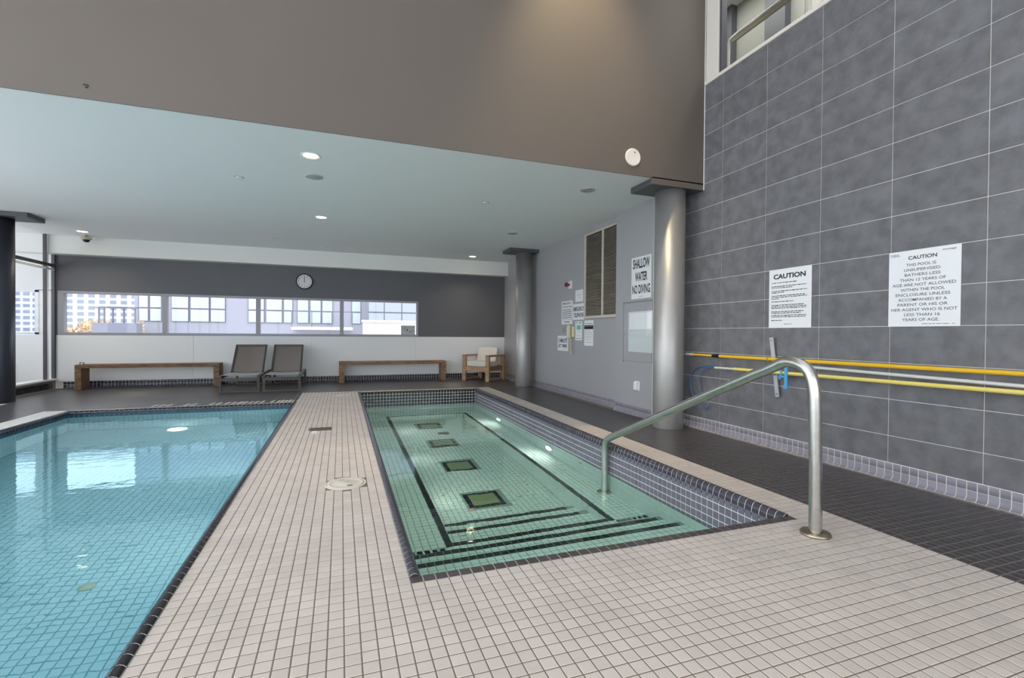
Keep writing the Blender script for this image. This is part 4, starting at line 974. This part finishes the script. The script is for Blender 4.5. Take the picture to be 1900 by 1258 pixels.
O_L = mat('lilac_grey_cladding', (140, 141, 156), .7, vary=.04, scale=.6); O_P = mat('bright_pane', (170, 180, 188), .4); O_PF = mat('mullion_grey', (92, 96, 110), .6)
facade('apartment_tower', 'tall white apartment tower seen through the leftmost window', 'building', -127, -84, 280, -40, 60, 30, O_W,
       [(-125+4.2*k, -122.6+4.2*k) for k in range(10)], [(-.5+2.9*k, 1.2+2.9*k) for k in range(9)], 1, O_G, O_F)
facade('apartment_block', 'distant white apartment block with balconies beyond the glass partition', 'building', -168, -129.5, 280, -40, 60, 30, mat('block_blue_white', (176, 184, 200), .7),
       [(-150+3.4*k, -147.6+3.4*k) for k in range(6)], [(.8+2.7*k, 2.3+2.7*k) for k in range(8)], 1, mat('block_glass', (96, 106, 132), .5), O_F)
hi, lo = (2.12, 3.3), (1.6, 2.06)
facade('loft_building', 'pale loft building with large mullioned panes across the middle windows', 'building', -7.41, 3.4, 22, -6, 7, 6, O_L,
       [(-7.25, -6.98), (-6.9, -6.56), (-6.2, -5.66), (-5.57, -4.96), (-4.88, -4.4), (-3.55, -3.0), (-2.9, -2.33), (-2.24, -1.93), (-1.72, -1.32), (-1.22, -.83), (-.75, -.36), (.45, .79)], [lo, hi], .5, O_P, O_PF)
facade('curtained_window_bay', 'wide curtained window bay above the cream parapet in the rightmost window', 'window bay', 1.06, 3.35, 21.6, 1.0, 7, .38, O_L,
       [(1.12, 1.75), (1.8, 2.5), (2.55, 3.2)], [lo, hi], .5, mat('curtained_pane', (150, 158, 172), .5), O_PF)
t = thing('balcony', 'white balcony with thin railing on the loft building in the third window', 'balcony', (-.7, 21, 1.3))
m2 = MB(); m2.box(-1.85, 20.6, 1.3, .45, 21.995, 1.42); part(m2, 'slab', O_W, t)
m2 = MB(); m2.box(-1.85, 20.58, 2.02, .45, 20.62, 2.06); part(m2, 'top_rail', O_PF, t)
for x in (-1.83, -1.1, -.35, .43):
    m2 = MB(); m2.box(x-.015, 20.585, 1.42, x+.015, 20.615, 2.02); part(m2, 'post', O_PF, t)
t = thing('parapet', 'bright cream parapet wall outside the rightmost window', 'wall', (2, 16, 0))
m2 = MB(); m2.box(.66, 16, -6, 6, 16.3, 1.55); part(m2, 'wall', mat('cream_render', (196, 187, 180), .8), t)
m2 = MB(); m2.box(.62, 15.93, 1.55, 6.05, 16.36, 1.61); part(m2, 'coping', O_W, t)
t = thing('planter', 'grey planter box below the pergola outside the leftmost window', 'planter', (-6.95, 19.2, .7))
m2 = MB(); m2.box(-7.55, 19, -6, -6.35, 19.5, 1.46); part(m2, 'box', mat('planter_grey', (112, 114, 128), .8), t)
t = thing('pergola', 'dark grey pergola frame on the terrace outside the leftmost window', 'pergola', (-6.9, 19.2, 1.46))
for x in (-7.42, -7.28, -7.05, -6.75, -6.45):
    m2 = MB(); m2.box(x, 19.1, 1.46, x+.04, 19.14, 1.97); part(m2, 'post', O_PF, t)
for k in range(4):
    m2 = MB(); m2.box(-7.5, 19.05+k*.13, 1.93+.015*k, -6.35, 19.09+k*.13, 1.96+.015*k); part(m2, 'beam', O_PF, t)
t = thing('autumn_shrub', 'orange autumn shrubs low in the leftmost window', 'shrub', (-8.2, 21.1, .5))
m2 = MB(); m2.box(-10, 20.7, -6, -6.8, 21.6, 1.02); part(m2, 'bed', mat('bed_grey', (140, 142, 150), .8), t)
m2 = MB()
for k in range(1500):
    a = R.uniform(-9.6, -6.9); h = .15+.35*abs(math.sin(a*2.1)); p_ = Vector((a, R.uniform(20.8, 21.5), R.uniform(1.0, 1.1+h))); u = Vector((R.uniform(-1, 1), R.uniform(-1, 1), R.uniform(-1, 1))).normalized()*.045; v = u.orthogonal().normalized()*.03
    m2.add([p_-u, p_+v, p_+u, p_-v], [(0, 1, 2, 3)])
part(m2, 'leaves', mat('autumn_leaf', (196, 166, 124), .8, tile=.2), t, kind='stuff')
m2 = MB()
for k in range(14): m2.tube([(-9.6+k*.2, 21.1, .3), (-9.55+k*.2, 21.15, 1.15)], .015, 5)
part(m2, 'stems', M_VOID, t)
mb = MB(); mb.box(-200, WB+.36, -6.3, 60, 279, -6); mb.build('terrace_ground', mat('pale_concrete', (150, 150, 150), .9), None, kind='structure')
